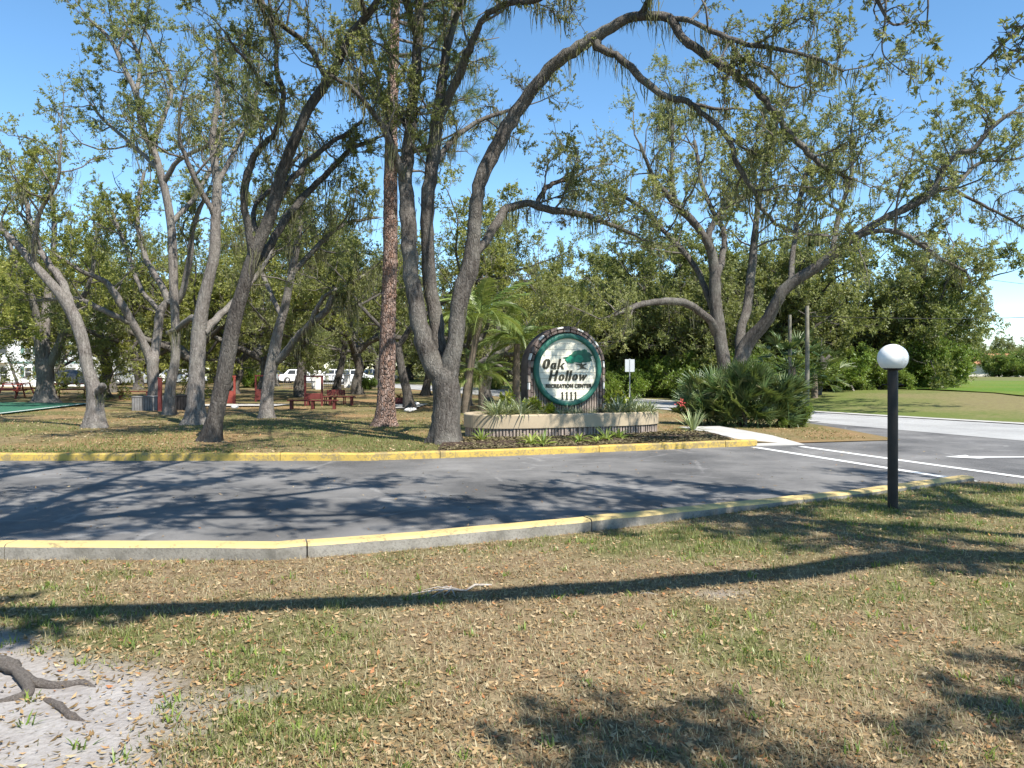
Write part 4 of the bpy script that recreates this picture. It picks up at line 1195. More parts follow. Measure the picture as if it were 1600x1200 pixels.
# ---- the pine
def pine_tree():
    D = 19.8; r = rs(42)
    pts = np.array([P(600, 676, D), P(602, 650, D), P(604, 600, D), P(606, 500, D), P(610, 400, D), P(610, 300, D), P(612, 200, D), P(616, 60, D), P(622, -120, D), P(626, -260, D)])
    b = pts[0].copy(); b[2] = 0; pts = pts - b; pts[0, 2] = -0.1
    rad = np.array([15, 14, 12.8, 12, 11.5, 10.5, 9.5, 8, 5, 2]) * D / F
    c = catmull(pts, 6); rr = np.interp(np.linspace(0, 1, len(c)), np.linspace(0, 1, len(rad)), rad)
    g = Geo(); limb_tube(g, c, rr, r, 16, 0.55, 0.045)
    V, Q = g.get()
    root = empty('pine_tree', (b[0], b[1], 0)); tag(root, 'tall straight pine with reddish plated bark left of the forked oak', 'tree')
    obj('trunk', mesh_np('trunk', V, Q, smooth=True), M['pine_bark'], root)
    # plates of bark standing proud of the trunk
    gp = Geo()
    npl = 260
    hgt = r.rand(npl) ** 1.2 * 9.5
    for h_ in hgt:
        i = min(np.searchsorted(c[:, 2], h_), len(c) - 1); q = c[i]; R0 = rr[i] * (1 + 0.55 * math.exp(-max(h_, 0) / 0.28) * 0.8)
        a = r.rand() * 6.28; w = r.uniform(0.04, 0.11); hh = r.uniform(0.06, 0.20); t = r.uniform(0.001, 0.008)
        da = w / max(R0, 0.05)
        vs = []
        for (s, v, o_) in ((-1, -1, .0), (1, -1, .0), (1, 1, .0), (-1, 1, .0), (-.7, -.8, 1), (.75, -.75, 1), (.7, .8, 1), (-.75, .75, 1)):
            aa = a + s * da / 2 * r.uniform(.8, 1.1); R1 = R0 * 1.0 + (t * o_ - (1 - o_) * 0.02) + 0.004
            vs.append((q[0] + math.cos(aa) * R1, q[1] + math.sin(aa) * R1, h_ + v * hh / 2 * r.uniform(.8, 1.1)))
        gp.add(np.array(vs), np.array([(4, 5, 6, 7), (0, 1, 5, 4), (1, 2, 6, 5), (2, 3, 7, 6), (3, 0, 4, 7)]))
    V, Q = gp.get()
    o = obj('bark_plates', mesh_np('bark_plates', V, Q), M['pine_bark'], root); o['kind'] = 'stuff'
    # limbs with needle tufts
    limbs = []
    for k in range(34):
        h_ = r.uniform(6.2, 14.5); i = min(np.searchsorted(c[:, 2], h_), len(c) - 1)
        az = r.uniform(0, 6.28) if k > 12 else r.uniform(-0.9, 0.9)
        L = r.uniform(1.6, 4.0) * (1.2 - 0.04 * h_)
        d = np.array([math.cos(az), math.sin(az), r.uniform(-0.1, 0.35)])
        pp = [c[i]]
        for s in range(4):
            pp.append(pp[-1] + d * L / 4); d = unit(d + r.normal(0, .16, 3) + UP * 0.06)
        limbs.append(np.array(pp))
    gb = Geo(); O = []; Dd = []
    for pp in limbs:
        limb_tube(gb, catmull(pp, 3), np.linspace(0.045, 0.012, (len(pp) - 1) * 3 + 1), r, 6, 0, 0.05)
        for s in range(11):
            t = r.uniform(0.25, 1); f = t * 3.99; i = int(f); o = pp[i] * (1 - f + i) + pp[i + 1] * (f - i)
            d = unit(unit(pp[i + 1] - pp[i]) * .6 + rand_dir(r, 1)[0] * .8 + UP * .25)
            e = o + d * r.uniform(.25, .7)
            O.append(np.array([o, e]))
    B = np.array(O); batch_tube(gb, B, np.full((len(B), 2), 0.008), 3)
    V, Q = gb.get(); obj('branches', mesh_np('branches', V, Q, smooth=True), M['twig'], root)
    nn = 85
    a = np.repeat(np.arange(len(B)), nn); n = len(a)
    d0 = unit(B[a, 1] - B[a, 0]); base = B[a, 1] - d0 * (r.rand(n) * 0.16)[:, None]
    d = unit(d0 * 0.7 + rand_dir(r, n) * 0.75 - UP * 0.08)
    sd = unit(np.cross(d, rand_dir(r, n)))
    ln = r.uniform(0.16, 0.30, n)
    V, Q = leaf_quads(base, d, sd, ln, np.full(n, 0.007), None)
    obj('crown', mesh_np('crown', V, Q, None, {'rnd': ('FACE', np.clip(r.rand(len(B))[a] * .6 + r.rand(n) * .4, 0, 1))}), M['needle'], root)
pine_tree()

# ------------------------------------------------------------------ generic trees: skeletons grown by rule
def gen_limbs(seed, H, spread, tr, hf, nf, lean=(0, 0), t0=0.3, nsub=3, low=False):
    r = rs(seed)
    lean = np.array([lean[0], lean[1], 0.0])
    top = np.array([lean[0] * hf, lean[1] * hf, hf])
    trunk = np.array([[0, 0, -0.15], top * 0.25 + r.normal(0, .05, 3) * [1, 1, 0], top * 0.6 + r.normal(0, .08, 3) * [1, 1, 0], top])
    L = [(trunk, np.array([tr * 1.15, tr, tr * 0.92, tr * 0.9]), NO)]
    for k in range(nf):
        az = 2 * np.pi * (k + r.uniform(-.25, .25)) / nf
        d = unit(np.array([math.cos(az) * spread, math.sin(az) * spread, 1.0]) + lean)
        n = 7; Ls = (H - hf) * r.uniform(0.8, 1.05)
        pp = [top - UP * 0.15]; rr0 = tr * r.uniform(0.5, 0.7)
        for s in range(n):
            d = unit(d + r.normal(0, 0.22, 3) + UP * (0.10 if s > 2 else -0.02))
            pp.append(pp[-1] + d * Ls / n)
        pp = np.array(pp); L.append((pp, np.linspace(rr0, 0.02, n + 1), t0))
        for q in range(nsub):
            i = r.randint(1, n - 1); dd = unit(unit(pp[i + 1] - pp[i]) * .5 + rand_dir(r, 1)[0] * .9 + UP * (-0.15 if (low and q == 0) else .15))
            Ls2 = Ls * r.uniform(0.3, 0.55); qq = [pp[i]]
            for s in range(4):
                dd = unit(dd + r.normal(0, .2, 3) + UP * 0.05); qq.append(qq[-1] + dd * Ls2 / 4)
            L.append((np.array(qq), np.linspace(rr0 * (1 - i / n) * 0.7 + .01, 0.015, 5), 0.15))
    return L

def variant(seed, H, spread, tr, hf, nf, lean=(0, 0), t0=0.3, nsub=3, low=False, **kw):
    p = dict(DEF); p.update(kw)
    return tree_meshes(gen_limbs(seed, H, spread, tr, hf, nf, lean, t0, nsub, low), seed, p, 0.35, 10)

bgp = dict(s1=0.50, l1=2.4, k2=6, l2=1.05, k3=6, l3=0.44, nl=10, leaf=0.125, twigs=False)
VAR = {}
VAR['open1'] = (variant(11, 13.0, 0.8, 0.30, 2.6, 3, (0.08, 0), **dict(bgp, moss=0.25, mlen=0.9)), M['bark'], M['leaf_grey'])
VAR['open2'] = (variant(12, 12.0, 1.0, 0.26, 2.0, 4, (-0.15, 0.05), **dict(bgp, moss=0.25, mlen=0.9)), M['bark'], M['leaf_yellow'])
VAR['open3'] = (variant(13, 14.0, 0.7, 0.24, 3.4, 2, (0.18, -0.05), **dict(bgp, moss=0.3, mlen=1.0)), M['bark_dark'], M['leaf_grey'])
VAR['dense1'] = (variant(14, 9.5, 1.2, 0.28, 1.4, 5, (0, 0), 0.1, 4, True, **dict(bgp, nl=8, leaf=0.17, s1=0.55)), M['bark_dark'], M['leaf_dark'])
VAR['dense2'] = (variant(15, 8.5, 1.5, 0.25, 1.0, 6, (0.05, 0), 0.08, 4, True, **dict(bgp, nl=8, leaf=0.17, s1=0.55, moss=0.2, mlen=0.8)), M['bark_dark'], M['leaf_grey'])
VAR['shrub'] = (variant(16, 3.6, 1.3, 0.08, 0.3, 6, (0, 0), 0.05, 2, True, **dict(bgp, s1=0.3, l1=1.0, l2=0.6, nl=10, leaf=0.13)), M['bark_dark'], M['leaf_bright'])

def put(kind, px, D, sc, name, label, group=None, rz=None, z=None, cat='tree'):
    ms, bark, leaf = VAR[kind]
    x = (px - 800) / F * D
    if z is None:
        z = verge_z(x, D) if x > float(far_edge_x(D)) else 0.0
    return place_tree(ms, name, label, (x, D, z - 0.02), bark, leaf, group, rz if rz is not None else (px * 0.037 + D) % 6.28, sc, cat)

GB = 'oaks standing back in the park'
park = [('open1', 165, 41, 0.95, 'mid-distance oak between the pale leaning oak and the low forking oak'),
 ('open3', 640, 29.8, 0.75, 'thin dark oak seen between the pine and the forked oak'),
 ('open2', 728, 32, 0.8, 'slim leaning oak just left of the planter behind the forked oak'),
 ('open1', 470, 42, 0.95, 'grey oak standing behind the red scoreboard frame'),
 ('open3', 525, 50, 0.95, 'dark-trunked oak behind the red benches near the white pillars'),
 ('open2', 365, 47, 1.0, 'pale-trunked oak behind the red framed board'),
 ('open2', -90, 36, 1.1, 'oak at the left edge whose trunk stands out of the picture'),
 ('open3', 665, 44, 0.9, 'far oak between the stems of the forked oak'),
 ('open1', 590, 62, 0.95, 'far oak behind the pine beside the parked cars'),
 ('open2', 430, 66, 1.0, 'far oak behind the mossy oak'),
 ('open3', 300, 58, 1.0, 'far oak seen behind the stout oak'),
 ('open1', 215, 56, 1.0, 'far oak left of the low forking oak'),
 ('open1', 760, 37, 0.85, 'oak behind the palms left of the sign'),
 ('dense2', 60, 78, 1.25, 'dense oak rising over the roof of the white building'),
 ('dense1', 180, 74, 1.2, 'dense oak closing the gap right of the white building'),
 ('dense2', 255, 84, 1.3, 'dense far oak behind the low forking oak'),
 ('dense1', 335, 80, 1.3, 'dense far oak behind the stout oak'),
 ('dense2', 405, 88, 1.3, 'dense far oak left of the mossy oak'),
 ('dense1', 495, 90, 1.35, 'dense far oak behind the gate pillars'),
 ('dense2', 560, 92, 1.3, 'dense far oak behind the white sedan'),
 ('dense1', 640, 88, 1.3, 'dense far oak between pine and forked oak'),
 ('dense2', 700, 82, 1.25, 'dense far oak behind the fork of the big oak'),
 ('dense1', 770, 75, 1.2, 'dense far oak behind the palms'),
 ('open2', 410, 40, 1.05, 'yellow-green oak filling the gap left of the mossy oak'),
 ('open1', 560, 46, 1.0, 'oak behind the benches left of the pine'),
 ('open2', 300, 38, 1.05, 'yellow-green oak behind the stout oak'),
 ('open2', 175, 50, 1.1, 'yellow-green oak behind the pale leaning oak'),
]
for i, (k, px, D, sc, lab) in enumerate(park):
    put(k, px, D, sc, 'park_oak', lab, GB)

wood = [('dense1', 860, 55, 1.05), ('dense2', 905, 60, 1.0), ('dense1', 955, 52, 1.05), ('dense2', 1010, 49, 1.1), ('dense1', 1065, 46, 1.1), ('dense1', 1120, 44, 1.05), ('dense2', 1175, 42, 1.05), ('dense1', 1230, 44, 1.05), ('open2', 930, 47, 0.9), ('open3', 1040, 52, 0.9)]
wl = ['leftmost oak of the wood behind the sign', 'rounded oak of the wood just right of the sign top', 'dark oak of the wood behind the street sign, nearest the sign', 'grey-green oak of the wood above the street sign',
 'dark oak of the wood left of the huge spreading oak', 'dark oak of the wood directly behind the huge spreading oak', 'grey-green oak of the wood right behind the palmetto', 'dark oak of the wood behind the two wooden poles',
 'pale yellow-green oak of the wood rising over the sign', 'slim oak of the wood with high thin crown behind the street sign']
for (k, px, D, sc), lab in zip(wood, wl):
    put(k, px, D, sc, 'wood_oak', lab, 'trees of the wood across the road')
rt = [('dense2', 1310, 47, 1.0, 'left oak of the dense clump beyond the road, beside the wooden pole'), ('dense1', 1365, 46, 1.12, 'tallest dark oak of the dense clump beyond the road'), ('dense2', 1385, 47, 1.0, 'broad oak of the dense clump right of the globe lamp'), ('dense1', 1412, 50, 0.80, 'low right-hand oak of the dense clump beyond the road')]
for k, px, D, sc, lab in rt:
    put(k, px, D, sc, 'clump_oak', lab, 'dense clump of oaks beyond the road')
far_l = 'distant tree in the line closing the view far behind'
r = rs(77)
for px in list(range(-60, 850, 42)):
    put(['dense1', 'dense2', 'open1'][r.randint(3)], px + r.uniform(-12, 12), r.uniform(98, 125), r.uniform(0.95, 1.5), 'distant_tree', 'distant tree in the green line beyond the parked cars', 'distant trees behind the park')
for px in list(range(850, 1300, 45)):
    put(['dense1', 'dense2'][r.randint(2)], px + r.uniform(-10, 10), r.uniform(72, 95), r.uniform(1.0, 1.5), 'distant_tree', 'distant tree deep in the wood behind the sign and the spreading oak', 'distant trees deep in the wood')
for px, w_ in zip((1500, 1535, 1570, 1600, 1640, 1690), ('leftmost', 'second', 'third', 'fourth', 'fifth', 'last')):
    put(['dense1', 'dense2'][r.randint(2)], px, r.uniform(120, 140), r.uniform(0.75, 0.95), 'distant_tree', '%s distant tree in the row behind the orange-roofed house, counted from the left' % w_, 'distant trees by the orange-roofed house')
# understorey
ORD = ['first', 'second', 'third', 'fourth', 'fifth', 'sixth', 'seventh', 'eighth', 'ninth', 'tenth', 'eleventh', 'twelfth', 'thirteenth', 'fourteenth', 'fifteenth', 'sixteenth', 'seventeenth', 'eighteenth', 'nineteenth', 'twentieth', 'twenty-first', 'twenty-second', 'twenty-third']
for i, (px, D, sc) in enumerate([(870, 50, .8), (925, 46, .7), (985, 43, .75), (1035, 41, .8), (1085, 39.5, .8), (1130, 38, .75), (1185, 38, .8), (1225, 38, .75), (1290, 41, .8), (1330, 41.5, .75), (1375, 42, .7), (1430, 43, .8), (1452, 43, .9), (1472, 44, .7), (1560, 100, 1.1), (1590, 98, 1.1), (1625, 98, 1.1)]):
    put('shrub', px, D, sc, 'undergrowth_shrub', 'leafy undergrowth shrub at the wood edge, %s from the left' % ORD[i] if px < 1520 else '%s hedge shrub from the left before the orange-roofed house' % ORD[i - 14], 'shrubs along the wood edge' if px < 1520 else 'hedge shrubs by the house', cat='shrub')
for i, (px, D, sc, lab) in enumerate([(395, 62, .6, 'rounded green shrub beside the pale-trunked oak'), (572, 57, .35, 'low clipped shrub in front of the white sedan'), (770, 58, .6, 'leafy shrub behind the palms across the road')]):
    put('shrub', px, D, sc, 'park_shrub', lab, cat='shrub')

# ------------------------------------------------------------------ two oaks whose boughs overhang the viewpoint; they shade lawn and drive
def keep_high(pt):
    return pt[:, 2] > 2.7 + 0.52 * np.maximum(pt[:, 1] + ORG[1], 0)
ORG = (-3.9, 3.1)
near_p = dict(DEF, s1=0.38, l1=1.6, k2=6, l2=0.8, k3=5, l3=0.34, nl=12, leaf=0.10, moss=0.6, mlen=0.35, keep=keep_high)
lim = [(np.array([[0, 0, -.15], [0, -.05, 1.2], [.05, -.1, 2.6], [.1, -.1, 3.4]]), np.array([.36, .30, .27, .26]), NO),
 (np.array([[.1, -.1, 3.3], [.6, .2, 4.6], [1.6, .6, 5.8], [3.0, 1.2, 6.8], [4.6, 1.8, 7.6], [6.2, 2.6, 8.2]]), np.array([.2, .17, .14, .11, .08, .04]), .25),
 (np.array([[.1, -.1, 3.3], [-.4, .5, 4.8], [-.6, 1.4, 6.2], [-.2, 2.6, 7.2], [.6, 3.8, 8.2], [1.4, 4.8, 9.0]]), np.array([.2, .17, .14, .11, .08, .04]), .25),
 (np.array([[.1, -.1, 3.3], [.3, -.7, 5], [1.2, -1.2, 6.8], [2.4, -1.3, 8.2], [3.8, -1.2, 9.2]]), np.array([.19, .16, .12, .08, .04]), .25),
 (np.array([[1.6, .6, 5.8], [2.2, 1.8, 6.9], [3.2, 2.8, 7.8], [4.4, 3.6, 8.6]]), np.array([.1, .08, .06, .03]), .15),
 (np.array([[3.0, 1.2, 6.8], [4.5, .5, 7.7], [6.5, .3, 8.4], [8.2, .6, 9.0]]), np.array([.09, .07, .05, .02]), .1),
 (np.array([[1.6, .6, 5.8], [2.0, 3.0, 7.6], [2.8, 4.8, 9.0], [3.6, 6.2, 10.0]]), np.array([.1, .08, .05, .02]), .15),
 (np.array([[-.2, 2.6, 7.2], [-1.4, 3.8, 8.4], [-2.6, 4.8, 9.4]]), np.array([.09, .06, .03]), .1),
 (np.array([[-.6, 1.4, 6.2], [-1.8, 2.0, 7.2], [-3.2, 2.6, 8.0]]), np.array([.1, .07, .03]), .15),
]
place_tree(tree_meshes(lim, 1201, near_p, 0.5), 'overhanging_oak', 'oak just out of view at lower left whose roots run over the sand patch', (ORG[0], ORG[1], 0.0), M['bark'], M['leaf_grey'])
ORG = (9.4, 1.6)
near_p['keep'] = keep_high
lim = [(np.array([[0, 0, -.15], [-.05, 0, 1.5], [-.1, .05, 3.0], [-.15, .1, 3.8]]), np.array([.42, .36, .32, .30]), NO),
 (np.array([[-.15, .1, 3.7], [-1.4, 1.0, 4.7], [-3.2, 1.6, 5.1], [-5.4, 1.0, 5.1], [-7.8, .5, 5.05], [-10.2, .1, 5.3], [-12.2, -.2, 5.6]]), np.array([.20, .18, .16, .14, .125, .10, .05]), .78),
 (np.array([[-.15, .1, 3.7], [-1.0, -.9, 4.9], [-2.4, -1.5, 5.5], [-4.0, -2.2, 5.9], [-5.4, -2.5, 6.3]]), np.array([.2, .16, .12, .08, .04]), .3),
 (np.array([[-.15, .1, 3.7], [-.6, 1.4, 5.4], [-1.2, 2.6, 6.6], [-2.2, 3.6, 7.4], [-3.2, 4.6, 8.0]]), np.array([.2, .16, .13, .09, .04]), .2),
 (np.array([[-.15, .1, 3.7], [.6, .6, 5.4], [1.0, 1.8, 7.0], [1.2, 3.0, 8.2]]), np.array([.2, .16, .1, .04]), .3),
 (np.array([[-3.2, 1.6, 5.1], [-4.0, 2.6, 5.8], [-4.6, 3.6, 6.3], [-5.4, 4.4, 6.8]]), np.array([.09, .07, .05, .02]), .1),
 (np.array([[-1.2, 2.6, 6.6], [-2.6, 2.4, 7.5], [-4.4, 2.0, 8.3], [-6.0, 1.4, 8.9]]), np.array([.1, .08, .05, .02]), .1),
 (np.array([[-.15, .1, 3.7], [-.6, -.2, 5.6], [-1.6, .2, 6.8], [-2.8, .4, 7.8]]), np.array([.14, .1, .07, .03]), .3),
 (np.array([[-1.2, 2.6, 6.6], [-.4, 3.6, 7.4], [.4, 4.4, 8.2]]), np.array([.09, .06, .03]), .1),
 (np.array([[-.6, 1.4, 5.4], [-2.4, 1.8, 6.4], [-4.4, 2.4, 7.0], [-6.2, 2.4, 7.6]]), np.array([.1, .08, .06, .03]), .3),
]
place_tree(tree_meshes(lim, 1302, dict(near_p, nl=12, leaf=0.11, s1=0.34), 0.5), 'roadside_oak', 'oak out of view at right whose boughs shade the lawn beside the globe lamp', (ORG[0], ORG[1], 0.0), M['bark'], M['leaf_grey'])
# its twigs that hang into the top right corner
tl = [(np.array(a), np.array(b_), t) for a, b_, t in (
 ([P(1330, -60, 7.6), P(1365, -10, 7.5), P(1390, 35, 7.4), P(1408, 37, 7.4)], [.03, .022, .014, .008], .1),
 ([P(1385, -40, 7.4), P(1383, 30, 7.4), P(1378, 70, 7.4), P(1385, 92, 7.4), P(1420, 118, 7.3)], [.014, .01, .008, .006, .004], .3),
 ([P(1690, -30, 6.6), P(1640, 10, 6.6), P(1600, 40, 6.6), P(1560, 75, 6.6), P(1525, 110, 6.6)], [.03, .02, .014, .01, .006], .15),
 ([P(1680, 60, 6.8), P(1630, 70, 6.8), P(1590, 95, 6.8), P(1570, 115, 6.8)], [.02, .014, .01, .006], .1),
 ([P(1440, -50, 7.2), P(1450, -5, 7.2), P(1448, 40, 7.2)], [.014, .01, .006], .2))]
b0 = np.array(tl[0][0][0]); root = bpy.data.objects['roadside_oak']
pb = dict(DEF, s1=0.12, l1=0.42, k2=3, l2=0.22, k3=3, l3=0.10, nl=2.6, leaf=0.062, droop=0.15, up=0.0)
g = Geo(); LL_ = []
for a, b_, t in tl:
    c = catmull(a - np.array([ORG[0], ORG[1], 0]), 3); rr = np.interp(np.linspace(0, 1, len(c)), np.linspace(0, 1, len(b_)), b_)
    limb_tube(g, c, rr, rs(3), 6, 0, 0.05); LL_.append((c, rr, t))
gb, LV, LQ, rv, B1 = foliage(rs(8), LL_, pb)
gb.V = g.V + gb.V; gb.Q = g.Q + [q + g.n for q in gb.Q]
V, Q = gb.get()
obj('hanging_twigs', mesh_np('hanging_twigs', V, Q, smooth=True), M['twig'], root)
obj('hanging_leaves', mesh_np('hanging_leaves', LV, LQ, None, {'rnd': ('FACE', rv)}), M['leaf_grey'], root)
# ================================================================== OBJECTS
M['tan'] = mat_simple('tan_render', (0.38, 0.31, 0.215), 0.85, 0.12, 2.5, 0.2, 0.12, 70)
M['block'] = mat_simple('ribbed_block', (0.30, 0.245, 0.205), 0.92, 0.35, 5.0, 0.15, 0.6, 45)
M['block_dark'] = mat_simple('weathered_arch_brick', (0.13, 0.10, 0.088), 0.92, 0.5, 6.0, 0.15, 0.6, 45)
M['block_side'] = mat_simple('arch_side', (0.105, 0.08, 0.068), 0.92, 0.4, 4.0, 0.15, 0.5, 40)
M['white_brick'] = mat_simple('white_brick', (0.62, 0.60, 0.56), 0.8, 0.15, 8.0, 0.2, 0.3, 40)
M['cream'] = mat_simple('cream_board', (0.72, 0.68, 0.55), 0.7, 0.08, 3.0, 0.3, 0.08, 30)
M['sign_green'] = mat_simple('sign_green', (0.018, 0.105, 0.075), 0.5, 0.2, 5.0, 0.4, 0.1, 40)
M['logo_green'] = mat_simple('logo_green', (0.012, 0.20, 0.11), 0.5, 0.45, 9.0, 0.4, 0.05, 40)
M['logo_dark'] = mat_simple('logo_dark_green', (0.01, 0.085, 0.05), 0.5, 0.3, 9.0, 0.4, 0.05, 40)
M['letter'] = mat_simple('dark_brown_letter', (0.045, 0.042, 0.026), 0.6, 0.2, 8.0, 0.3, 0.05, 40)
M['soil'] = mat_simple('planter_soil', (0.075, 0.05, 0.038), 0.95, 0.5, 12.0, 0.1, 0.8, 50)

SA = R(19.0)           # sign and planter stand parallel to the kerb
SC_ = (1.18, 17.55)
# ---- planter
def stadium(hl, hd, n=40):
    pts = []
    for i in range(n):
        a = 2 * math.pi * i / n
        c, s = math.cos(a), math.sin(a)
        e = 0.62
        pts.append((hl * math.copysign(abs(c) ** e, c), hd * math.copysign(abs(s) ** 0.85, s)))
    return pts
pl_root = empty('planter', (SC_[0], SC_[1], 0.03), SA)
tag(pl_root, 'long rounded tan planter with ribbed base around the entrance sign', 'planter')
def ring(name, hl, hd, t, z0, z1, mat, n=96, ch=0.02):
    o = stadium(hl, hd, n); oi = stadium(hl - ch, hd - ch, n); i_ = stadium(hl - t, hd - t, n)
    m = MB(); vs = []
    for pr, z in ((o, z0), (o, z1 - ch), (oi, z1), (i_, z1), (i_, z0)):
        vs += [(x, y, z) for x, y in pr]
    fs = []
    for k in range(4):
        for j in range(n):
            fs.append((k * n + j, k * n + (j + 1) % n, (k + 1) * n + (j + 1) % n, (k + 1) * n + j))
    m.add(vs, fs)
    return m.build(name, mat, pl_root)
HL, HD = 2.33, 0.92
ring('upper_band', HL, HD, 0.20, 0.285, 0.575, M['tan'])
ring('base_wall', HL - 0.07, HD - 0.07, 0.15, 0.0, 0.30, M['block'])
ring('footing', HL + 0.05, HD + 0.05, 0.2, -0.06, 0.055, M['concrete'])
m = MB()
sp = stadium(HL - 0.07, HD - 0.07, 720)
cum = [0]
for a, b_ in zip(sp, sp[1:] + sp[:1]): cum.append(cum[-1] + math.dist(a, b_))
nrib = 150
rr_ = random.Random(3)
for k in range(nrib):
    s = cum[-1] * k / nrib; i = max(0, min(int(np.searchsorted(cum, s)) - 1, len(sp) - 1))
    a = sp[i]; b_ = sp[(i + 1) % len(sp)]
    t = Vector((b_[0] - a[0], b_[1] - a[1], 0)).normalized(); n_ = Vector((t.y, -t.x, 0))
    mm = Matrix(((t.x, n_.x, 0, a[0]), (t.y, n_.y, 0, a[1]), (0, 0, 1, 0), (0, 0, 0, 1)))
    w = 0.020 + rr_.uniform(-.003, .003)
    d_ = 0.042 + rr_.uniform(-.012, .006)
    m.box(-w, w, -0.03, d_, 0.05, 0.28, 0, mm)
o = m.build('rib_course', M['block'], pl_root); o['kind'] = 'stuff'
m = MB(); pts = stadium(HL - 0.19, HD - 0.19, 60)
m.add([(x, y, 0.50 + 0.02 * math.sin(x * 7) * math.cos(y * 5)) for x, y in pts] + [(0, 0, 0.535)], [(i, (i + 1) % 60, 60) for i in range(60)])
m.build('soil', M['soil'], pl_root)

# ---- the sign
sg = empty('entrance_sign', (SC_[0] + 0.03, SC_[1] - 0.02, 0.0), SA)
tag(sg, 'arched brick entrance sign with a round cream panel and green rim', 'sign')
AR = 0.95; CZ = 1.60; PZ = 1.56; PR = 0.82; YF0 = -0.10; YB = 0.42; ZB = 0.45
def arch_poly(r_, zb, n=40):
    return [(-r_, zb)] + [(-r_ * math.cos(math.pi * i / n), CZ + r_ * math.sin(math.pi * i / n)) for i in range(n + 1)] + [(r_, zb)]
m = MB(); m.prism(arch_poly(AR - 0.03, ZB), YF0 + 0.04, YB, 'y'); m.build('arch_wall', M['block_side'], sg)
# vertical ribs of the face
m = MB()
k = -0.78
while k <= 0.785:
    zt = PZ
    h_ = math.sqrt(max(0, (AR - 0.16) ** 2 - k * k))
    zt = CZ + h_ * 0.9
    m.bbox(k - 0.022, k + 0.022, YF0 - 0.012, YF0 + 0.06, ZB, zt, 0.006)
    k += 0.062
o = m.build('rib_face', M['block'], sg); o['kind'] = 'stuff'
# brick rings along the arch and down the jambs
def brick_mesh(L, t, dep):
    mb = MB(); mb.bbox(-L / 2, L / 2, -dep, 0.06, -t / 2, t / 2, 0.006); return mb.mesh('brick')
ringspec = [(AR - 0.035, 0.062, 0.035, 0.165), (AR - 0.105, 0.058, 0.022, 0.15)]
for ri, (rad_, t_, dep, L_) in enumerate(ringspec):
    dk = brick_mesh(L_ - 0.012, t_, dep); dk.materials.append(M['block_dark'])
    br = brick_mesh(L_ - 0.012, t_, dep); br.materials.append(M['block'])
    wh = brick_mesh(L_ - 0.012, t_ * 0.62, dep + 0.004); wh.materials.append(M['white_brick'])
    path = []
    z = ZB + L_ / 2
    while z < CZ - L_ * 0.3:
        path.append((-rad_, z, -math.pi / 2)); path.append((rad_, z, math.pi / 2)); z += L_
    na = int(math.pi * rad_ / L_)
    for q in range(na):
        a = math.pi * (q + 0.5) / na
        path.append((-rad_ * math.cos(a), CZ + rad_ * math.sin(a), -(math.pi / 2 - a)))
    rq = random.Random(5 + ri)
    for q, (x, z, an) in enumerate(path):
        on_arc = q >= len(path) - na
        qi = q - (len(path) - na)
        white = (ri == 0 and ((on_arc and qi % 3 == 1) or (not on_arc and (q // 2) % 3 == 1)))
        me_ = wh if white else (br if rq.random() < (0.35 if x > 0 else 0.15) else dk)
        o = bpy.data.objects.new('brick', me_); link(o, sg)
        o.location = (x, YF0 + rq.uniform(-.004, .004), z); o.rotation_euler = (0, an if on_arc else math.pi / 2, 0)
# round panel made of boards, with its rim
pn = empty('round_panel', (0, YF0 - 0.02, PZ)); pn.parent = sg
YP = -0.035
m = MB(); n = 64
vs = []
for r_, y_ in ((PR, 0.0), (PR, YP - 0.05), (PR - 0.02, YP - 0.065), (PR - 0.10, YP - 0.065), (PR - 0.11, YP - 0.05), (PR - 0.11, 0.0)):
    vs += [(r_ * math.cos(2 * math.pi * j / n), y_, r_ * math.sin(2 * math.pi * j / n)) for j in range(n)]
m.add(vs, [(k * n + j, k * n + (j + 1) % n, (k + 1) * n + (j + 1) % n, (k + 1) * n + j) for k in range(5) for j in range(n)], 0, True)
m.build('rim', M['sign_green'], pn)
Ri = PR - 0.105; nb = 11; bh = 2 * Ri / nb
for k in range(nb):
    z0 = -Ri + k * bh + 0.004; z1 = z0 + bh - 0.006
    left = []; right = []
    for q in range(9):
        z = z0 + (z1 - z0) * q / 8; hx = math.sqrt(max(Ri * Ri - z * z, 1e-6))
        right.append((hx, z)); left.append((-hx, z))
    poly = right + left[::-1]
    mb = MB(); mb.prism(poly, YP + random.Random(k).uniform(-.0015, .0015), 0.0, 'y'); mb.build('board', M['cream'], pn)
YT = YP - 0.016; YB_ = YP + 0.003
def glyph(polys, x, z, s, shear=0.22, mat='letter', name='letter', sz=None):
    sz = s if sz is None else sz
    mb = MB()
    for poly in polys:
        mb.prism([(x + a * s + shear * b_ * sz, z + b_ * sz) for a, b_ in poly], YT, YB_, 'y')
    return mb.build(name, M[mat], pn)
def cres(cx, cz, rx, rz, ix, iz, a0, a1, off=0.0, n=12):
    o = [(cx + rx * math.cos(R(a0 + (a1 - a0) * i / n)), cz + rz * math.sin(R(a0 + (a1 - a0) * i / n))) for i in range(n + 1)]
    i_ = [(cx + off + ix * math.cos(R(a0 + (a1 - a0) * i / n)), cz + iz * math.sin(R(a0 + (a1 - a0) * i / n))) for i in range(n + 1)]
    return o + i_[::-1]
def quad(x0, x1, z0, z1, t0=0.0, t1=0.0): return [(x0, z0), (x1, z0), (x1 + t1, z1), (x0 + t0, z1)]
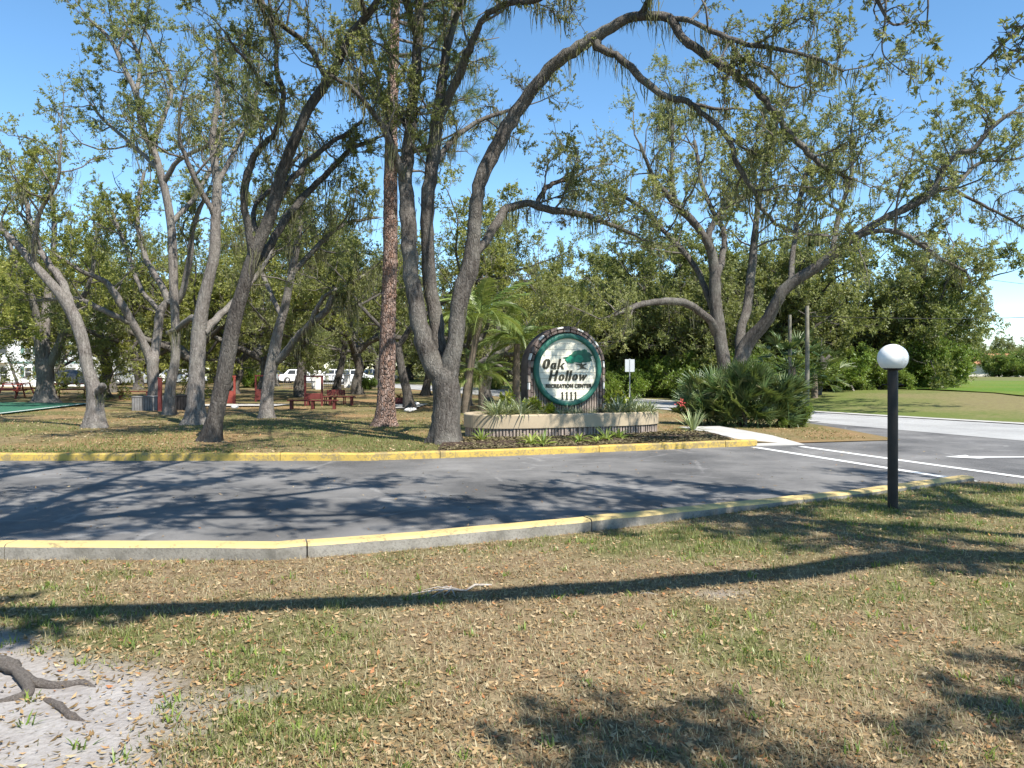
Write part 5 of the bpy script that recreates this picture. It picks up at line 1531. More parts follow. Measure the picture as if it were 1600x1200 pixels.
GL = {
 'O': ([cres(.36, .5, .36, .5, .10, .38, 97, 263, .02), cres(.36, .5, .36, .5, .10, .38, -80, 80, -.02)], .80),
 'a': ([cres(.28, .31, .27, .31, .085, .15, 72, 285, .0), quad(.36, .55, 0, .62), quad(.54, .62, 0, .12)], .72),
 'k': ([quad(0, .20, 0, 1.0), [(.24, .30), (.50, .62), (.66, .60), (.30, .24)], [(.28, .34), (.42, .38), (.68, .0), (.46, .0)]], .76),
 'H': ([quad(0, .22, 0, 1.0), quad(.48, .70, 0, 1.0), quad(.25, .45, .46, .58)], .84),
 'o': ([cres(.27, .31, .26, .31, .08, .22, 97, 263, .02), cres(.27, .31, .26, .31, .08, .22, -80, 80, -.02)], .62),
 'l': ([quad(0, .20, 0, 1.0)], .30),
 'w': ([[(-.02, .60), (.17, .60), (.24, .10), (.12, .0)], [(.30, .55), (.46, .55), (.50, .10), (.38, .0)], [(.16, .0), (.24, .02), (.34, .42), (.30, .50)], [(.42, .0), (.50, .02), (.70, .46), (.64, .60), (.56, .52)]], .76),
}
def word(txt, x, z, s, sz):
    for ch in txt:
        pol, adv = GL[ch]; glyph(pol, x, z, s, sz=sz); x += adv * s
word('Oak', -0.635, 0.015, 0.246, 0.235)
word('Hollow', -0.47, -0.245, 0.272, 0.235)
def text_mesh(txt, size, sx, off, name):
    cu = bpy.data.curves.new(name, 'FONT'); cu.body = txt; cu.size = size; cu.extrude = 0.008; cu.offset = off
    cu.align_x = 'CENTER'; cu.space_character = 1.08
    o = bpy.data.objects.new(name + '_tmp', cu); COL.objects.link(o)
    dg = bpy.context.evaluated_depsgraph_get(); dg.update()
    me_ = bpy.data.meshes.new_from_object(o.evaluated_get(dg)); me_.name = name
    bpy.data.objects.remove(o)
    for v in me_.vertices: v.co.x *= sx
    return me_
me_ = text_mesh('RECREATION CENTER', 0.112, 1.0, 0.0052, 'lettering')
wx = max(v.co.x for v in me_.vertices) - min(v.co.x for v in me_.vertices)
for v in me_.vertices: v.co.x *= 1.13 / wx
me_.materials.clear(); o = obj('lettering', me_, M['letter'], pn, (0.02, YP - 0.009, -0.40), (R(90), 0, 0))
for k in range(4):
    x = -0.145 + k * 0.108
    glyph([quad(0, .17, 0, 1.0), [(-.16, .78), (0, .86), (0, .96), (-.04, .92)], quad(-.12, .26, 0, .05)], x, -0.675, 0.175, 0.0, name='numeral')
# the oak emblem of the sign
def blob(cx, cz, rx, rz, seed, n=40, jag=0.16):
    q = random.Random(seed); ph = [q.uniform(0, 6.28) for _ in range(4)]
    return [(cx + rx * (1 + jag * (math.sin(7 * a + ph[0]) * .6 + math.sin(13 * a + ph[1]) * .5)) * math.cos(a), cz + rz * (1 + jag * (math.sin(6 * a + ph[2]) * .6 + math.sin(11 * a + ph[3]) * .5)) * math.sin(a)) for a in [2 * math.pi * i / n for i in range(n)]]
def emb(poly, y0, mat, name):
    mb = MB(); mb.prism(poly, y0, YB_, 'y'); mb.build(name, M[mat], pn)
emb(blob(.33, .305, .26, .150, 2), YT, 'logo_dark', 'emblem_crown')
emb(blob(.08, .225, .13, .080, 6), YT - .002, 'logo_green', 'emblem_crown')
emb([(-.13, .275), (.06, .21), (.12, .33), (.02, .305)], YT + .002, 'logo_dark', 'emblem_crown')
emb(blob(.27, .25, .105, .088, 4, jag=.05), YT - .004, 'logo_green', 'emblem_crown')
emb(blob(.46, .235, .13, .065, 9), YT - .003, 'logo_dark', 'emblem_crown')
emb([(.30, .035), (.32, .07), (.29, .10), (.19, .125), (.20, .14), (.32, .125), (.34, .15), (.36, .12), (.46, .145), (.47, .125), (.39, .09), (.39, .06), (.46, .03)], YT - .001, 'letter', 'emblem_trunk')
emb([(.22, .01), (.33, .04), (.41, .04), (.51, .015), (.39, .022), (.33, .022)], YT - .001, 'letter', 'emblem_trunk')

def sp_local(x, y, z=0.0):
    """point in the planter's own axes to world"""
    c, s = math.cos(SA), math.sin(SA)
    return (SC_[0] + x * c - y * s, SC_[1] + x * s + y * c, z)

# ------------------------------------------------------------------ plants
def strap_leaf(r, L, w, arch, n=6, keel=0.25):
    """one arching strap leaf along +x from the origin"""
    V = []; 
    for i in range(n + 1):
        t = i / n
        x = L * (math.sin(arch * t) / arch if arch > 1e-3 else t); z = -L * ((1 - math.cos(arch * t)) / arch if arch > 1e-3 else 0)
        ww = w * (0.55 + 0.9 * t if t < 0.45 else (1 - t) / 0.55 * 0.955 + 0.004)
        V += [(x, -ww / 2, z + keel * ww), (x, 0, z), (x, ww / 2, z + keel * ww)]
    Q = []
    for i in range(n):
        a = i * 3
        Q += [(a, a + 1, a + 4, a + 3), (a + 1, a + 2, a + 5, a + 4)]
    return np.array(V), np.array(Q)

def rosette(r, n, L, w, el=(0.2, 1.3), arch=(0.4, 1.2), off=0.02):
    g = Geo(); rv = []
    for k in range(n):
        V, Q = strap_leaf(r, L * r.uniform(.7, 1.1), w * r.uniform(.8, 1.15), r.uniform(*arch))
        e = r.uniform(*el); a = 2.4 * k + r.uniform(-.3, .3)
        ce, se = math.cos(e), math.sin(e)
        x = V[:, 0] * ce - V[:, 2] * se; z = V[:, 0] * se + V[:, 2] * ce
        ca, sa = math.cos(a), math.sin(a)
        W = np.stack([x * ca - V[:, 1] * sa + off * ca, x * sa + V[:, 1] * ca + off * sa, z], 1)
        g.add(W, Q); rv.append(np.full(len(Q), r.rand()))
    V, Q = g.get()
    return mesh_np('foliage', V, Q, None, {'rnd': ('FACE', np.concatenate(rv))}, smooth=True)

def leaf_children(root, r, n, L, w, el, arch, mat, name='leaf', off=0.02, nvar=4):
    """a rosette plant whose leaves are separate parts sharing a few meshes"""
    ms = []
    for k in range(nvar):
        V, Q = strap_leaf(r, L * r.uniform(.8, 1.1), w * r.uniform(.85, 1.1), r.uniform(*arch))
        me_ = mesh_np(name, V, Q, None, {'rnd': ('FACE', np.full(len(Q), r.rand()))}, smooth=True); me_.materials.append(mat); ms.append(me_)
    for k in range(n):
        o = bpy.data.objects.new(name, ms[r.randint(nvar)]); link(o, root)
        a = 2.4 * k + r.uniform(-.3, .3)
        o.location = (off * math.cos(a), off * math.sin(a), 0)
        o.rotation_euler = (r.uniform(-.2, .2), -r.uniform(*el), a)

# variegated clumps in the planter
r = rs(900)
vmesh = []
for k in range(4):
    me_ = rosette(r, 38, 0.40, 0.026, (0.45, 1.5), (0.4, 1.5), 0.03); me_.materials.append(M['variegated']); vmesh.append(me_)
spots = [(x, y) for x in np.arange(-2.0, 2.05, 0.23) for y in (-0.62, -0.42) if abs(x) < 1.95]
vl = ['pale variegated strap-leaf plant massed with others in the left half of the planter', 'pale variegated strap-leaf plant directly below the round sign panel', 'pale variegated strap-leaf plant in the right end of the planter']
for q, (x, y) in enumerate(spots):
    x += r.uniform(-.06, .06); y += r.uniform(-.06, .06)
    if abs(x) < 0.95 and r.rand() < 0.35: continue
    p = sp_local(x, y, 0.545)
    sec = 0 if x < -0.85 else (1 if x < 0.95 else 2)
    o = bpy.data.objects.new('variegated_plant', vmesh[r.randint(4)]); link(o); o.location = p
    s = r.uniform(.8, 1.25) * (0.62 if sec == 1 else 1.25); o.scale = (s, s, s); o.rotation_euler = (0, 0, r.uniform(0, 6.28))
    tag(o, vl[sec], 'plant', ['left planter clumps', 'middle planter clumps', 'right planter clumps'][sec])
for q, (x, y) in enumerate([(-1.5, 0.2), (-1.15, 0.4), (1.45, 0.15), (1.75, 0.1), (1.25, -0.1)]):
    p = sp_local(x, y, 0.55); sec = 0 if x < 0 else 2
    o = bpy.data.objects.new('variegated_plant', vmesh[q % 4]); link(o); o.location = p; o.scale = (1.35,) * 3
    tag(o, vl[sec], 'plant', ['left planter clumps', '', 'right planter clumps'][sec])
# yellow crotons
def croton(x, y, h, label, seed):
    r = rs(seed); root = empty('croton_bush', sp_local(x, y, 0.52)); tag(root, label, 'shrub')
    g = Geo(); stems = []
    for k in range(9):
        d = unit(np.array([r.normal(0, .35), r.normal(0, .35), 1.0])); e = d * h * r.uniform(.6, 1.0)
        stems.append(np.array([[0, 0, 0], e * .5 + r.normal(0, .02, 3), e]))
    B = np.array(stems); batch_tube(g, B, np.full((9, 3), .009), 5)
    V, Q = g.get(); obj('stems', mesh_np('stems', V, Q, smooth=True), M['twig'], root)
    n = 420; a = r.randint(0, 9, n); base, t = along(B[a], 0.3 + 0.7 * r.rand(n) ** .7)
    d = unit(t * .4 + rand_dir(r, n) * .8 + UP * .25); sd = unit(np.cross(d, rand_dir(r, n)))
    ln = r.uniform(.07, .14, n); V, Q = leaf_quads(base, d, sd, ln, ln * .4, np.cross(sd, d))
    rv = np.clip(base[:, 2] / h * .75 + r.rand(n) * .3 - .05, 0, 1)
    obj('foliage', mesh_np('foliage', V, Q, None, {'rnd': ('FACE', rv)}), M['croton'], root)
croton(1.18, -0.15, 0.62, 'yellow-green croton bush against the right side of the sign', 1)
croton(1.42, -0.05, 0.50, 'smaller green croton bush right of the taller one in the planter', 4)
croton(-0.82, -0.42, 0.52, 'yellow croton in front of the lower left of the sign', 2)
croton(-0.6, -0.5, 0.26, 'small croton seedling below the left of the round panel', 3)
croton(-1.2, 0.35, 0.55, 'dark leafy croton behind the left flank of the sign', 5)

# bromeliads in the mulch bed
r = rs(910)
br_l = ['yellow-green bromeliad at the left end of the mulch bed by the oak trunk', 'largest lime bromeliad in the mulch bed left of centre', 'lime bromeliad touching the largest one on its right', 'small lime bromeliad in the middle of the mulch bed',
        'thin-leaved bromeliad right of the middle one', 'broad dark-lime bromeliad below the right part of the planter', 'lime bromeliad at the right end of the bromeliad row']
for (px, py, L, nn), lab in zip([(753, 689, .36, 16), (830, 694, .40, 22), (849, 696, .36, 18), (905, 692, .34, 18), (934, 691, .28, 16), (948, 688, .36, 18), (968, 686, .34, 18)], br_l):
    x, y = G(px, py + 1, 0.1); root = empty('bromeliad', (x, y, 0.12)); tag(root, lab, 'plant', 'bromeliads in the mulch bed')
    leaf_children(root, r, nn, L, 0.045, (0.35, 1.35), (0.5, 1.4), M['bromeliad'])
x, y = G(1083, 673, 0.08); root = empty('agave', (x, y, 0.08)); tag(root, 'spiky pale green agave beside the walk, left of the palmetto', 'plant')
leaf_children(root, r, 44, 0.56, 0.05, (0.05, 1.5), (0.05, 0.35), M['agave'], off=0.03)
# dead leaves and low dry plants between planter and agave
for q, (px, py) in enumerate([(1042, 676), (1056, 674), (1068, 679)]):
    x, y = G(px, py, 0.1); me_ = rosette(r, 20, 0.25, 0.03, (0.1, 1.2), (0.6, 1.6)); me_.materials.append(M['airplant'])
    o = obj('dry_plant', me_, None, None, (x, y, 0.09)); tag(o, 'brown withered plant between the planter end and the agave', 'plant', 'withered plants by the agave')

# ---- saw palmetto
def fan_mesh(r, R0, nb=22, spread=2.5, fold=0.25):
    g = Geo(); rv = []
    for k in range(nb):
        a = -spread / 2 + spread * k / (nb - 1) + r.uniform(-.03, .03)
        L = R0 * (0.75 + 0.25 * math.cos(a)) * r.uniform(.88, 1.05); w = 0.048 * R0 / 0.5
        V, Q = strap_leaf(r, L, w, r.uniform(.1, .5), 3, 0.5)
        ca, sa = math.cos(a), math.sin(a)
        z = V[:, 2] + fold * np.abs(np.sin(a)) * V[:, 0]
        g.add(np.stack([V[:, 0] * ca - V[:, 1] * sa, V[:, 0] * sa + V[:, 1] * ca, z], 1), Q); rv.append(np.full(len(Q), r.rand()))
    V, Q = g.get()
    # petiole towards -x
    n = len(V); pv = np.array([[0, -.008, 0], [0, .008, 0], [-.9, .012, -.05], [-.9, -.012, -.05], [0, 0, -.012], [-.9, 0, -.07]])
    pq = np.array([[0, 1, 2, 3], [1, 4, 5, 2], [4, 0, 3, 5]]) + n
    V = np.concatenate([V, pv]); Q = np.concatenate([Q, pq]); rv.append(np.full(3, .8))
    return mesh_np('frond', V, Q, None, {'rnd': ('FACE', np.concatenate(rv) )})
r = rs(920)
fans = []
for k in range(7):
    me_ = fan_mesh(r, r.uniform(.44, .58), 15, r.uniform(2.0, 2.9), r.uniform(0.1, .5)); me_.materials.append(M['palmetto']); fans.append(me_)
pm = empty('palmetto_bush', (6.15, 20.7, 0.02)); tag(pm, 'large dark green fan-leaved palmetto bush in front of the spreading oak', 'bush')
for k in range(285):
    a = r.uniform(0, 2 * math.pi); rr = math.sqrt(r.rand())
    x = math.cos(a) * rr * 1.62; y = math.sin(a) * rr * 0.80
    low_ = k >= 230
    top = 1.50 * math.sqrt(max(0.06, 1 - (x / 1.9) ** 2 * 0.75 - (y / 1.2) ** 2 * .4)) * (0.95 + 0.1 * math.sin(x * 4 + 1))
    z = (0.16 + 0.84 * r.rand() ** 0.75) * top if not low_ else r.uniform(.18, .5)
    if low_: y = -abs(y) * .7
    o = bpy.data.objects.new('frond', fans[r.randint(7)]); link(o, pm)
    o.location = (x, y, z)
    out_ = Vector((x * .75 + r.normal(0, .45), y * .8 - .25 + r.normal(0, .45), 0.35 + 1.1 * z / 1.5 + r.normal(0, .25))).normalized()
    q_ = out_.to_track_quat('X', 'Z'); o.rotation_mode = 'QUATERNION'
    o.rotation_quaternion = q_ @ Matrix.Rotation(r.uniform(-1.3, 1.3), 4, 'X').to_quaternion()
    s = r.uniform(.75, 1.1); o.scale = (s, s, s)
for k in range(9):
    m = MB(); x = r.uniform(-1.2, 1.3); y = r.uniform(-.5, .5)
    m.tube([(x, y, -.05), (x + r.uniform(-.2, .2), y - .1, .25), (x + r.uniform(-.35, .35), y - .15, .7)], [.06, .05, .04], 7)
    m.build('stem', M['bark_dark'], pm)
# its red flower cluster at the left
m = MB(); q = random.Random(4)
M['flower'] = mat_simple('red_flower', (0.42, 0.07, 0.06), 0.6, 0.4, 20, 0.3)
for k in range(26):
    c = Vector((q.gauss(0, .05), q.gauss(0, .05), q.gauss(0, .05))); d = Vector((q.gauss(0, 1), q.gauss(0, 1), q.gauss(0, 1))).normalized()
    s = d.orthogonal().normalized() * .02
    m.add([c, c + d * .035 + s, c + d * .075, c + d * .035 - s], [(0, 1, 2, 3)])
p = P(1064, 629, 19.6)
m.tube([(.25, .3, -.25), (.1, .1, -.08), (0, 0, 0)], [.008, .007, .005], 5, 0)
o = m.build('red_flower', M['flower'], None, p); tag(o, 'small red flower cluster at the left side of the palmetto bush', 'flower')
# small bushy growth at the far right foot of the palmetto, under the pole
x, y = G(1238, 668, 0.03)
put('shrub', 1243, 20.6, 0.20, 'low_shrub', 'low leafy shrub at the right foot of the palmetto bush', cat='shrub', z=0.02)

# ---- feather palms left of the sign
def pinnate(r, L, nb=34, droop=1.3, w=0.03, ll=0.42):
    g = Geo(); rv = []
    K = 9; sp = []
    for i in range(K + 1):
        t = i / K; sp.append((L * math.sin(droop * t) / droop, 0, -L * (1 - math.cos(droop * t)) / droop))
    sp = np.array(sp)
    for i in range(K):
        a = sp[i]; b_ = sp[i + 1]; ww = .014 * (1 - i / K) + .004
        g.add(np.array([a + [0, -ww, 0], a + [0, ww, 0], b_ + [0, ww, 0], b_ + [0, -ww, 0]]), np.array([[0, 1, 2, 3]])); rv.append(np.array([.9]))
    for k in range(nb):
        t = .14 + .86 * k / (nb - 1); f = t * K * .999; i = int(f); p = sp[i] * (1 - f + i) + sp[i + 1] * (f - i); tg = unit(sp[i + 1] - sp[i])
        l = ll * math.sin(math.pi * min(1, .2 + .75 * t)) * r.uniform(.85, 1.1)
        for s in (-1, 1):
            d = unit(tg * .7 + np.array([0, s, 0]) * .9 + np.array([0, 0, r.uniform(-.35, .15)]))
            q2 = p + d * l * .55; q3 = p + d * l + np.array([0, 0, -l * .35]); sd = unit(np.cross(d, [0, 0, 1])) * w / 2
            g.add(np.array([p - sd * .5, p + sd * .5, q2 + sd, q2 - sd, q3 + sd * .1, q3 - sd * .1]), np.array([[0, 1, 2, 3], [3, 2, 4, 5]])); rv.append(np.full(2, r.rand()))
    V, Q = g.get(); me_ = mesh_np('frond', V, Q, None, {'rnd': ('FACE', np.concatenate(rv))}); me_.materials.append(M['palm']); return me_
r = rs(930)
pf = [pinnate(r, 1.7, 34, d_) for d_ in (.8, 1.2, 1.6, 2.0)]
M['palm_trunk'] = mat_simple('palm_trunk', (0.15, 0.12, 0.09), .9, .35, 5, .15, .6, 30)
def palm(px, py_base, py_top, D, tr, nfr, sc, lean, label):
    b = P(px, py_base, D); h = (py_base - py_top) / F * D
    root = empty('palm_tree', (b[0], D, 0.0)); tag(root, label, 'palm')
    m = MB(); K = 12
    m.tube([(lean * (i / K) ** 1.5, 0, h * i / K - .1 * (i == 0)) for i in range(K + 1)], [tr * (1.3 - .4 * i / K) * (1 + .06 * (i % 2)) for i in range(K + 1)], 10)
    m.build('trunk', M['palm_trunk'], root)
    for k in range(nfr):
        o = bpy.data.objects.new('frond', pf[r.randint(4)]); link(o, root)
        o.location = (lean, 0, h - .02); a = 2.4 * k + r.uniform(-.2, .2)
        o.rotation_euler = (r.uniform(-.25, .25), -(1.25 - 1.15 * (k / nfr) + r.uniform(-.1, .1)), a); s = sc * r.uniform(.85, 1.1); o.scale = (s,) * 3
palm(727, 640, 490, 27, .11, 22, 1.25, .55, 'tallest feather palm left of the sign, leaning right')
palm(806, 634, 530, 29, .12, 20, 1.1, 0.05, 'feather palm close behind the left shoulder of the sign')
palm(752, 637, 578, 27.5, .09, 18, .8, 0.0, 'shortest feather palm between the two taller ones')
# fan palms in the undergrowth by the poles
r = rs(931)
def fan_palm(px, D, h, sc, nf, label):
    x = (px - 800) / F * D; root = empty('fan_palm', (x, D, verge_z(x, D))); tag(root, label, 'palm')
    m = MB(); m.tube([(0, 0, -.1), (.03, 0, h * .5), (0, 0, h)], [.17, .15, .14], 9); m.build('trunk', M['palm_trunk'], root)
    for k in range(nf):
        o = bpy.data.objects.new('frond', fans[r.randint(7)]); link(o, root); a = 2.4 * k; e = 1.1 - 1.7 * k / nf
        o.rotation_euler = (r.uniform(-.4, .4), -e, a); s = sc * r.uniform(.85, 1.1)
        o.location = (math.cos(a) * math.cos(e) * .8 * s, math.sin(a) * math.cos(e) * .8 * s, h + math.sin(e) * .8 * s); o.scale = (s,) * 3
fan_palm(1238, 33, 1.6, 1.5, 30, 'fan palm growing behind the palmetto beside the wooden poles')
fan_palm(1272, 36, 1.1, 1.4, 26, 'fan palm just right of the taller wooden pole')

# ---- air plants on limbs
def airplant(px, py, D, s, label, seed):
    r = rs(seed); me_ = rosette(r, 70, 0.24 * s, 0.011, (-1.5, 1.4), (.1, 1.0), .01); me_.materials.append(M['airplant'])
    o = obj('air_plant', me_, None, None, P(px, py, D)); tag(o, label, 'air plant')
airplant(824, 333, 16.35, 1.2, 'brown air plant clinging below the low right limb, nearest the forked trunk', 1)
airplant(880, 342, 16.35, 1.15, 'brown air plant on the low right limb, the farther of the two', 2)
airplant(434, 232, 15.1, 1.0, 'golden brown air plant on the leaning slender oak', 3)
airplant(955, 83, 14.5, .8, 'small air plant on the arching limb of the forked oak', 4)
airplant(1135, 110, 13.7, .8, 'dark air plant midway down the arching limb', 5)
airplant(1318, 278, 13.35, .6, 'small reddish air plant at the tip of the arching limb', 6)
airplant(1502, 438, 25.6, 1.0, 'air plant at the drooping right end of the spreading oak', 7)

# ------------------------------------------------------------------ globe lamp
M['black'] = mat_simple('black_post_paint', (0.018, 0.015, 0.014), 0.55, 0.4, 6, 0.35, .15, 50)
def _globe():
    b = NT('milky_globe')
    co = b.coord('Object'); n = b.noise(co, 5.0, 4)
    col = b.ramp(n, [(0.3, (0.80, 0.80, 0.79)), (0.7, (0.72, 0.73, 0.73))])
    pr = b.n('ShaderNodeBsdfPrincipled'); b.set(pr.inputs['Base Color'], col); pr.inputs['Roughness'].default_value = .32
    pr.inputs['Subsurface Weight'].default_value = .25; pr.inputs['Subsurface Radius'].default_value = (.1, .1, .1)
    return b.finish(pr.outputs[0])
M['globe'] = _globe()
lx, ly = G(1395, 791, 0.12)
lp = empty('globe_lamp', (lx, ly, 0.0)); tag(lp, 'black lamp post with a white globe standing on the near lawn', 'street lamp')
def zz(py): return EYE + (HZ - py) / F * ly
m = MB(); m.lathe([(.052, -.1), (.052, .5), (.052, zz(580)), (.05, zz(577))], 16); m.build('post', M['black'], lp)
m = MB(); m.lathe([(.052, zz(579)), (.06, zz(578.5)), (.095, zz(577)), (.098, zz(575.5)), (.09, zz(575)), (.0, zz(575))], 24); m.build('collar', M['black'], lp)
gr = 22.5 / F * ly; gz = zz(559.5)
m = MB(); m.lathe([(gr * math.cos(a), gz + gr * .97 * math.sin(a)) for a in np.linspace(-0.80, math.pi / 2 - .001, 26)], 40); m.build('globe', M['globe'], lp)
for s in (-1, 1):
    m = MB(); m.tube([(s * .04, 0, zz(600.5)), (s * .115, 0, zz(601))], .007, 6); m.build('side_peg', M['black'], lp)

# ------------------------------------------------------------------ street sign, poles, wires
M['galv'] = mat_simple('galvanised_steel', (0.42, 0.43, 0.43), .45, .15, 8, .5, .1, 60, .6)
M['sign_back'] = mat_simple('bare_sign_back', (0.46, 0.49, 0.52), .5, .08, 6, .4, .05, 60)
D = 29.0; x = (984 - 800) / F * D
st = empty('street_sign', (x, D, 0.0)); tag(st, 'small rectangular street sign seen from its blank back on a thin post', 'sign')
m = MB(); m.tube([(0, .03, -.1), (0, .03, EYE + (HZ - 560) / F * D)], .022, 8); m.build('post', M['galv'], st)
m = MB(); m.bbox(-.18, .18, -.006, .006, EYE + (HZ - 581) / F * D, EYE + (HZ - 561.5) / F * D, .004); m.build('plate', M['sign_back'], st)
m = MB(); m.box(-.02, .02, -.014, -.006, EYE + (HZ - 581) / F * D, EYE + (HZ - 562) / F * D); m.build('brace', M['galv'], st)
M['pole'] = mat_simple('weathered_pole_wood', (0.20, 0.185, 0.15), .9, .3, 4, .15, .6, 40)
def wpole(px, D, py_top, rad, label):
    x = (px - 800) / F * D; h = EYE + (HZ - py_top) / F * D
    root = empty('wooden_pole', (x, D, 0.0)); tag(root, label, 'pole')
    m = MB(); m.tube([(0, 0, -.2), (.01, 0, h * .5), (0, 0, h)], [rad * 1.08, rad, rad * .92], 12); m.build('shaft', M['pole'], root)
    return root, h, x
root, h, xp = wpole(1261, 31, 478, .085, 'taller wooden utility pole at the right edge of the palmetto')
m = MB(); m.tube([(-.35, 0, h - .18), (-.1, 0, h - .33), (.3, 0, h - .25), (.42, 0, h - .42)], [.012, .018, .015, .008], 6); m.build('dead_branch', M['twig'], root)
wpole(1234, 33, 492, .075, 'shorter wooden pole left of the taller utility pole')
m = MB(); a = Vector((xp, 31, EYE + (HZ - 494) / F * 31)); b_ = Vector((34, 38, 4.75)); K = 24
m.tube([a.lerp(b_, t / K) - Vector((0, 0, .35 * math.sin(math.pi * t / K))) for t in range(K + 1)], .014, 5)
o = m.build('utility_cable', M['black']); tag(o, 'thin dark cable running right from the utility pole', 'cable')
m = MB(); a = Vector((xp, 31.2, EYE + (HZ - 420) / F * 31)); a = Vector(P(1395, 408, 60)); b_ = Vector(P(1720, 455, 42))
m.tube([a.lerp(b_, t / K) - Vector((0, 0, .3 * math.sin(math.pi * t / K))) for t in range(K + 1)], .012, 5)
o = m.build('utility_cable', M['black']); tag(o, 'faint high cable crossing the sky at the right edge', 'cable')
# leaning pale stick and dead trunk at the wood edge
m = MB(); a = P(1318, 574, 42); b_ = P(1334, 612, 40); m.tube([a, b_], [.05, .06], 7); o = m.build('leaning_stake', M['pole']); tag(o, 'thin yellowish stake leaning at the edge of the wood', 'stake')
m = MB(); m.tube([P(1276, 616, 38), P(1281, 590, 38), P(1287, 568, 38), P(1282, 552, 38), P(1284, 530, 38)], [.25, .2, .18, .08, .02], 9); m.tube([P(1287, 568, 38), P(1296, 556, 38), P(1303, 562, 38)], [.12, .09, .03], 7)
o = m.build('dead_trunk', M['bark']); tag(o, 'grey broken dead trunk leaning at the edge of the wood', 'dead tree')

# ------------------------------------------------------------------ twig, roots and sticks on the near lawn
M['dead'] = mat_simple('bleached_twig', (0.36, 0.32, 0.28), .9, .25, 8, .15, .4, 60)
M['root'] = mat_bark('surface_root', (0.08, 0.066, 0.058), (0.19, 0.16, 0.14), (0.31, 0.275, 0.25), (30, 30, 30), 0.4)
tw = MB(); q = random.Random(12)
p0 = G(765, 926); pm_ = G(728, 929); 
main = [(*G(768, 925), .05), (*G(742, 927), .06), (*G(728, 934), .05), (*G(700, 934), .06), (*G(665, 935), .05), (*G(640, 938), .04)]
tw.tube(main, [.008, .009, .008, .006, .005, .003], 5)
for (px, py) in ((652, 932), (655, 942), (672, 942), (690, 941), (712, 942), (676, 930), (705, 928)):
    s = Vector(main[3]).lerp(Vector(main[2]), q.random()); e = Vector((*G(px, py), .035)); mid_ = s.lerp(e, .5) + Vector((q.uniform(-.02, .02), q.uniform(-.02, .02), .025))
    tw.tube([s, mid_, e], [.005, .004, .002], 4)
o = tw.build('fallen_twig', M['dead']); tag(o, 'pale branched twig lying on the foreground lawn in the limb shadow', 'twig')
def rootline(pts, rad, label):
    m = MB(); c = catmull(np.array([(*G(a, b_), z) for a, b_, z in pts]), 4); rr = np.interp(np.linspace(0, 1, len(c)), np.linspace(0, 1, len(rad)), rad)
    qq = rs(int(pts[0][1])); rr = rr * (1 + qq.normal(0, .12, len(rr)))
    m.tube(c, list(rr), 9); o = m.build('tree_root', M['root']); tag(o, label, 'root')
rootline([(-120, 1046, .06), (-60, 1050, .07), (-10, 1054, .07), (20, 1062, .065), (36, 1076, .06), (60, 1085, .055), (95, 1088, .05), (130, 1083, .05), (165, 1094, .02)], [.05, .045, .038, .034, .030, .024, .020, .016, .008], 'thick gnarled root running in over the sand patch from the left edge')
rootline([(30, 1070, .06), (44, 1090, .055), (38, 1103, .05), (-10, 1110, .03)], [.028, .026, .022, .012], 'short root branch bending down from the thick gnarled root')
rootline([(60, 1100, .03), (92, 1120, .05), (112, 1138, .05), (158, 1150, .02)], [.012, .020, .018, .008], 'thin buried root curving over the lower sand patch')
m = MB(); m.tube([(*G(30, 1180), .02), (*G(36, 1150), .04), (*G(36, 1138), .05)], [.006, .007, .005], 5); m.tube([(*G(36, 1145), .04), (*G(20, 1160), .025)], [.004, .003], 5); m.tube([(*G(40, 1142), .03), (*G(72, 1126), .03)], [.005, .003], 5)
o = m.build('forked_stick', M['dead']); tag(o, 'small forked dry stick on the sand patch', 'stick')
m = MB(); m.tube([(*G(990, 938), .04), (*G(1015, 937), .045), (*G(1035, 941), .04)], [.006, .008, .005], 5); o = m.build('dry_stick', M['dead']); tag(o, 'short pale stick on the lawn near the grey sandy spot', 'stick')

# ------------------------------------------------------------------ park furniture, all painted red
M['red'] = mat_simple('dark_red_paint', (0.13, 0.03, 0.026), .6, .25, 5, .3, .15, 40)
M['red_bright'] = mat_simple('red_paint', (0.25, 0.05, 0.035), .6, .2, 5, .3, .15, 40)
M['grey_wood'] = mat_simple('grey_timber', (0.16, 0.155, 0.15), .85, .25, 5, .2, .4, 40)
def bench(px, py, D, w, label, legs=3, name='park_bench', top=None, dep=.32, rz=0.0):
    x = (px - 800) / F * D; h = EYE + (HZ - py) / F * D if top is None else top
    root = empty(name, (x, D, 0.03), rz); tag(root, label, 'bench')
    for k in range(3):
        m = MB(); y = -dep / 2 + dep * k / 3; m.bbox(-w / 2, w / 2, y + .005, y + dep / 3 - .005, h - .045, h, .005); m.build('slat', M['red'], root)
    for k in range(legs):
        m = MB(); lx_ = -w / 2 + .14 + (w - .28) * k / (legs - 1); m.bbox(lx_ - .045, lx_ + .045, -dep * .4, dep * .4, -.1, h - .045, .006); m.build('leg', M['red'], root)
    return root
bench(489, 626, 29.5, 1.92, 'low dark red bench with three legs, nearest in the park')
bench(516, 620, 32.5, 2.1, 'second dark red bench just behind the nearest one')
bench(210, 612, 40, 1.7, 'long red bench left of the grey slatted box', 2)
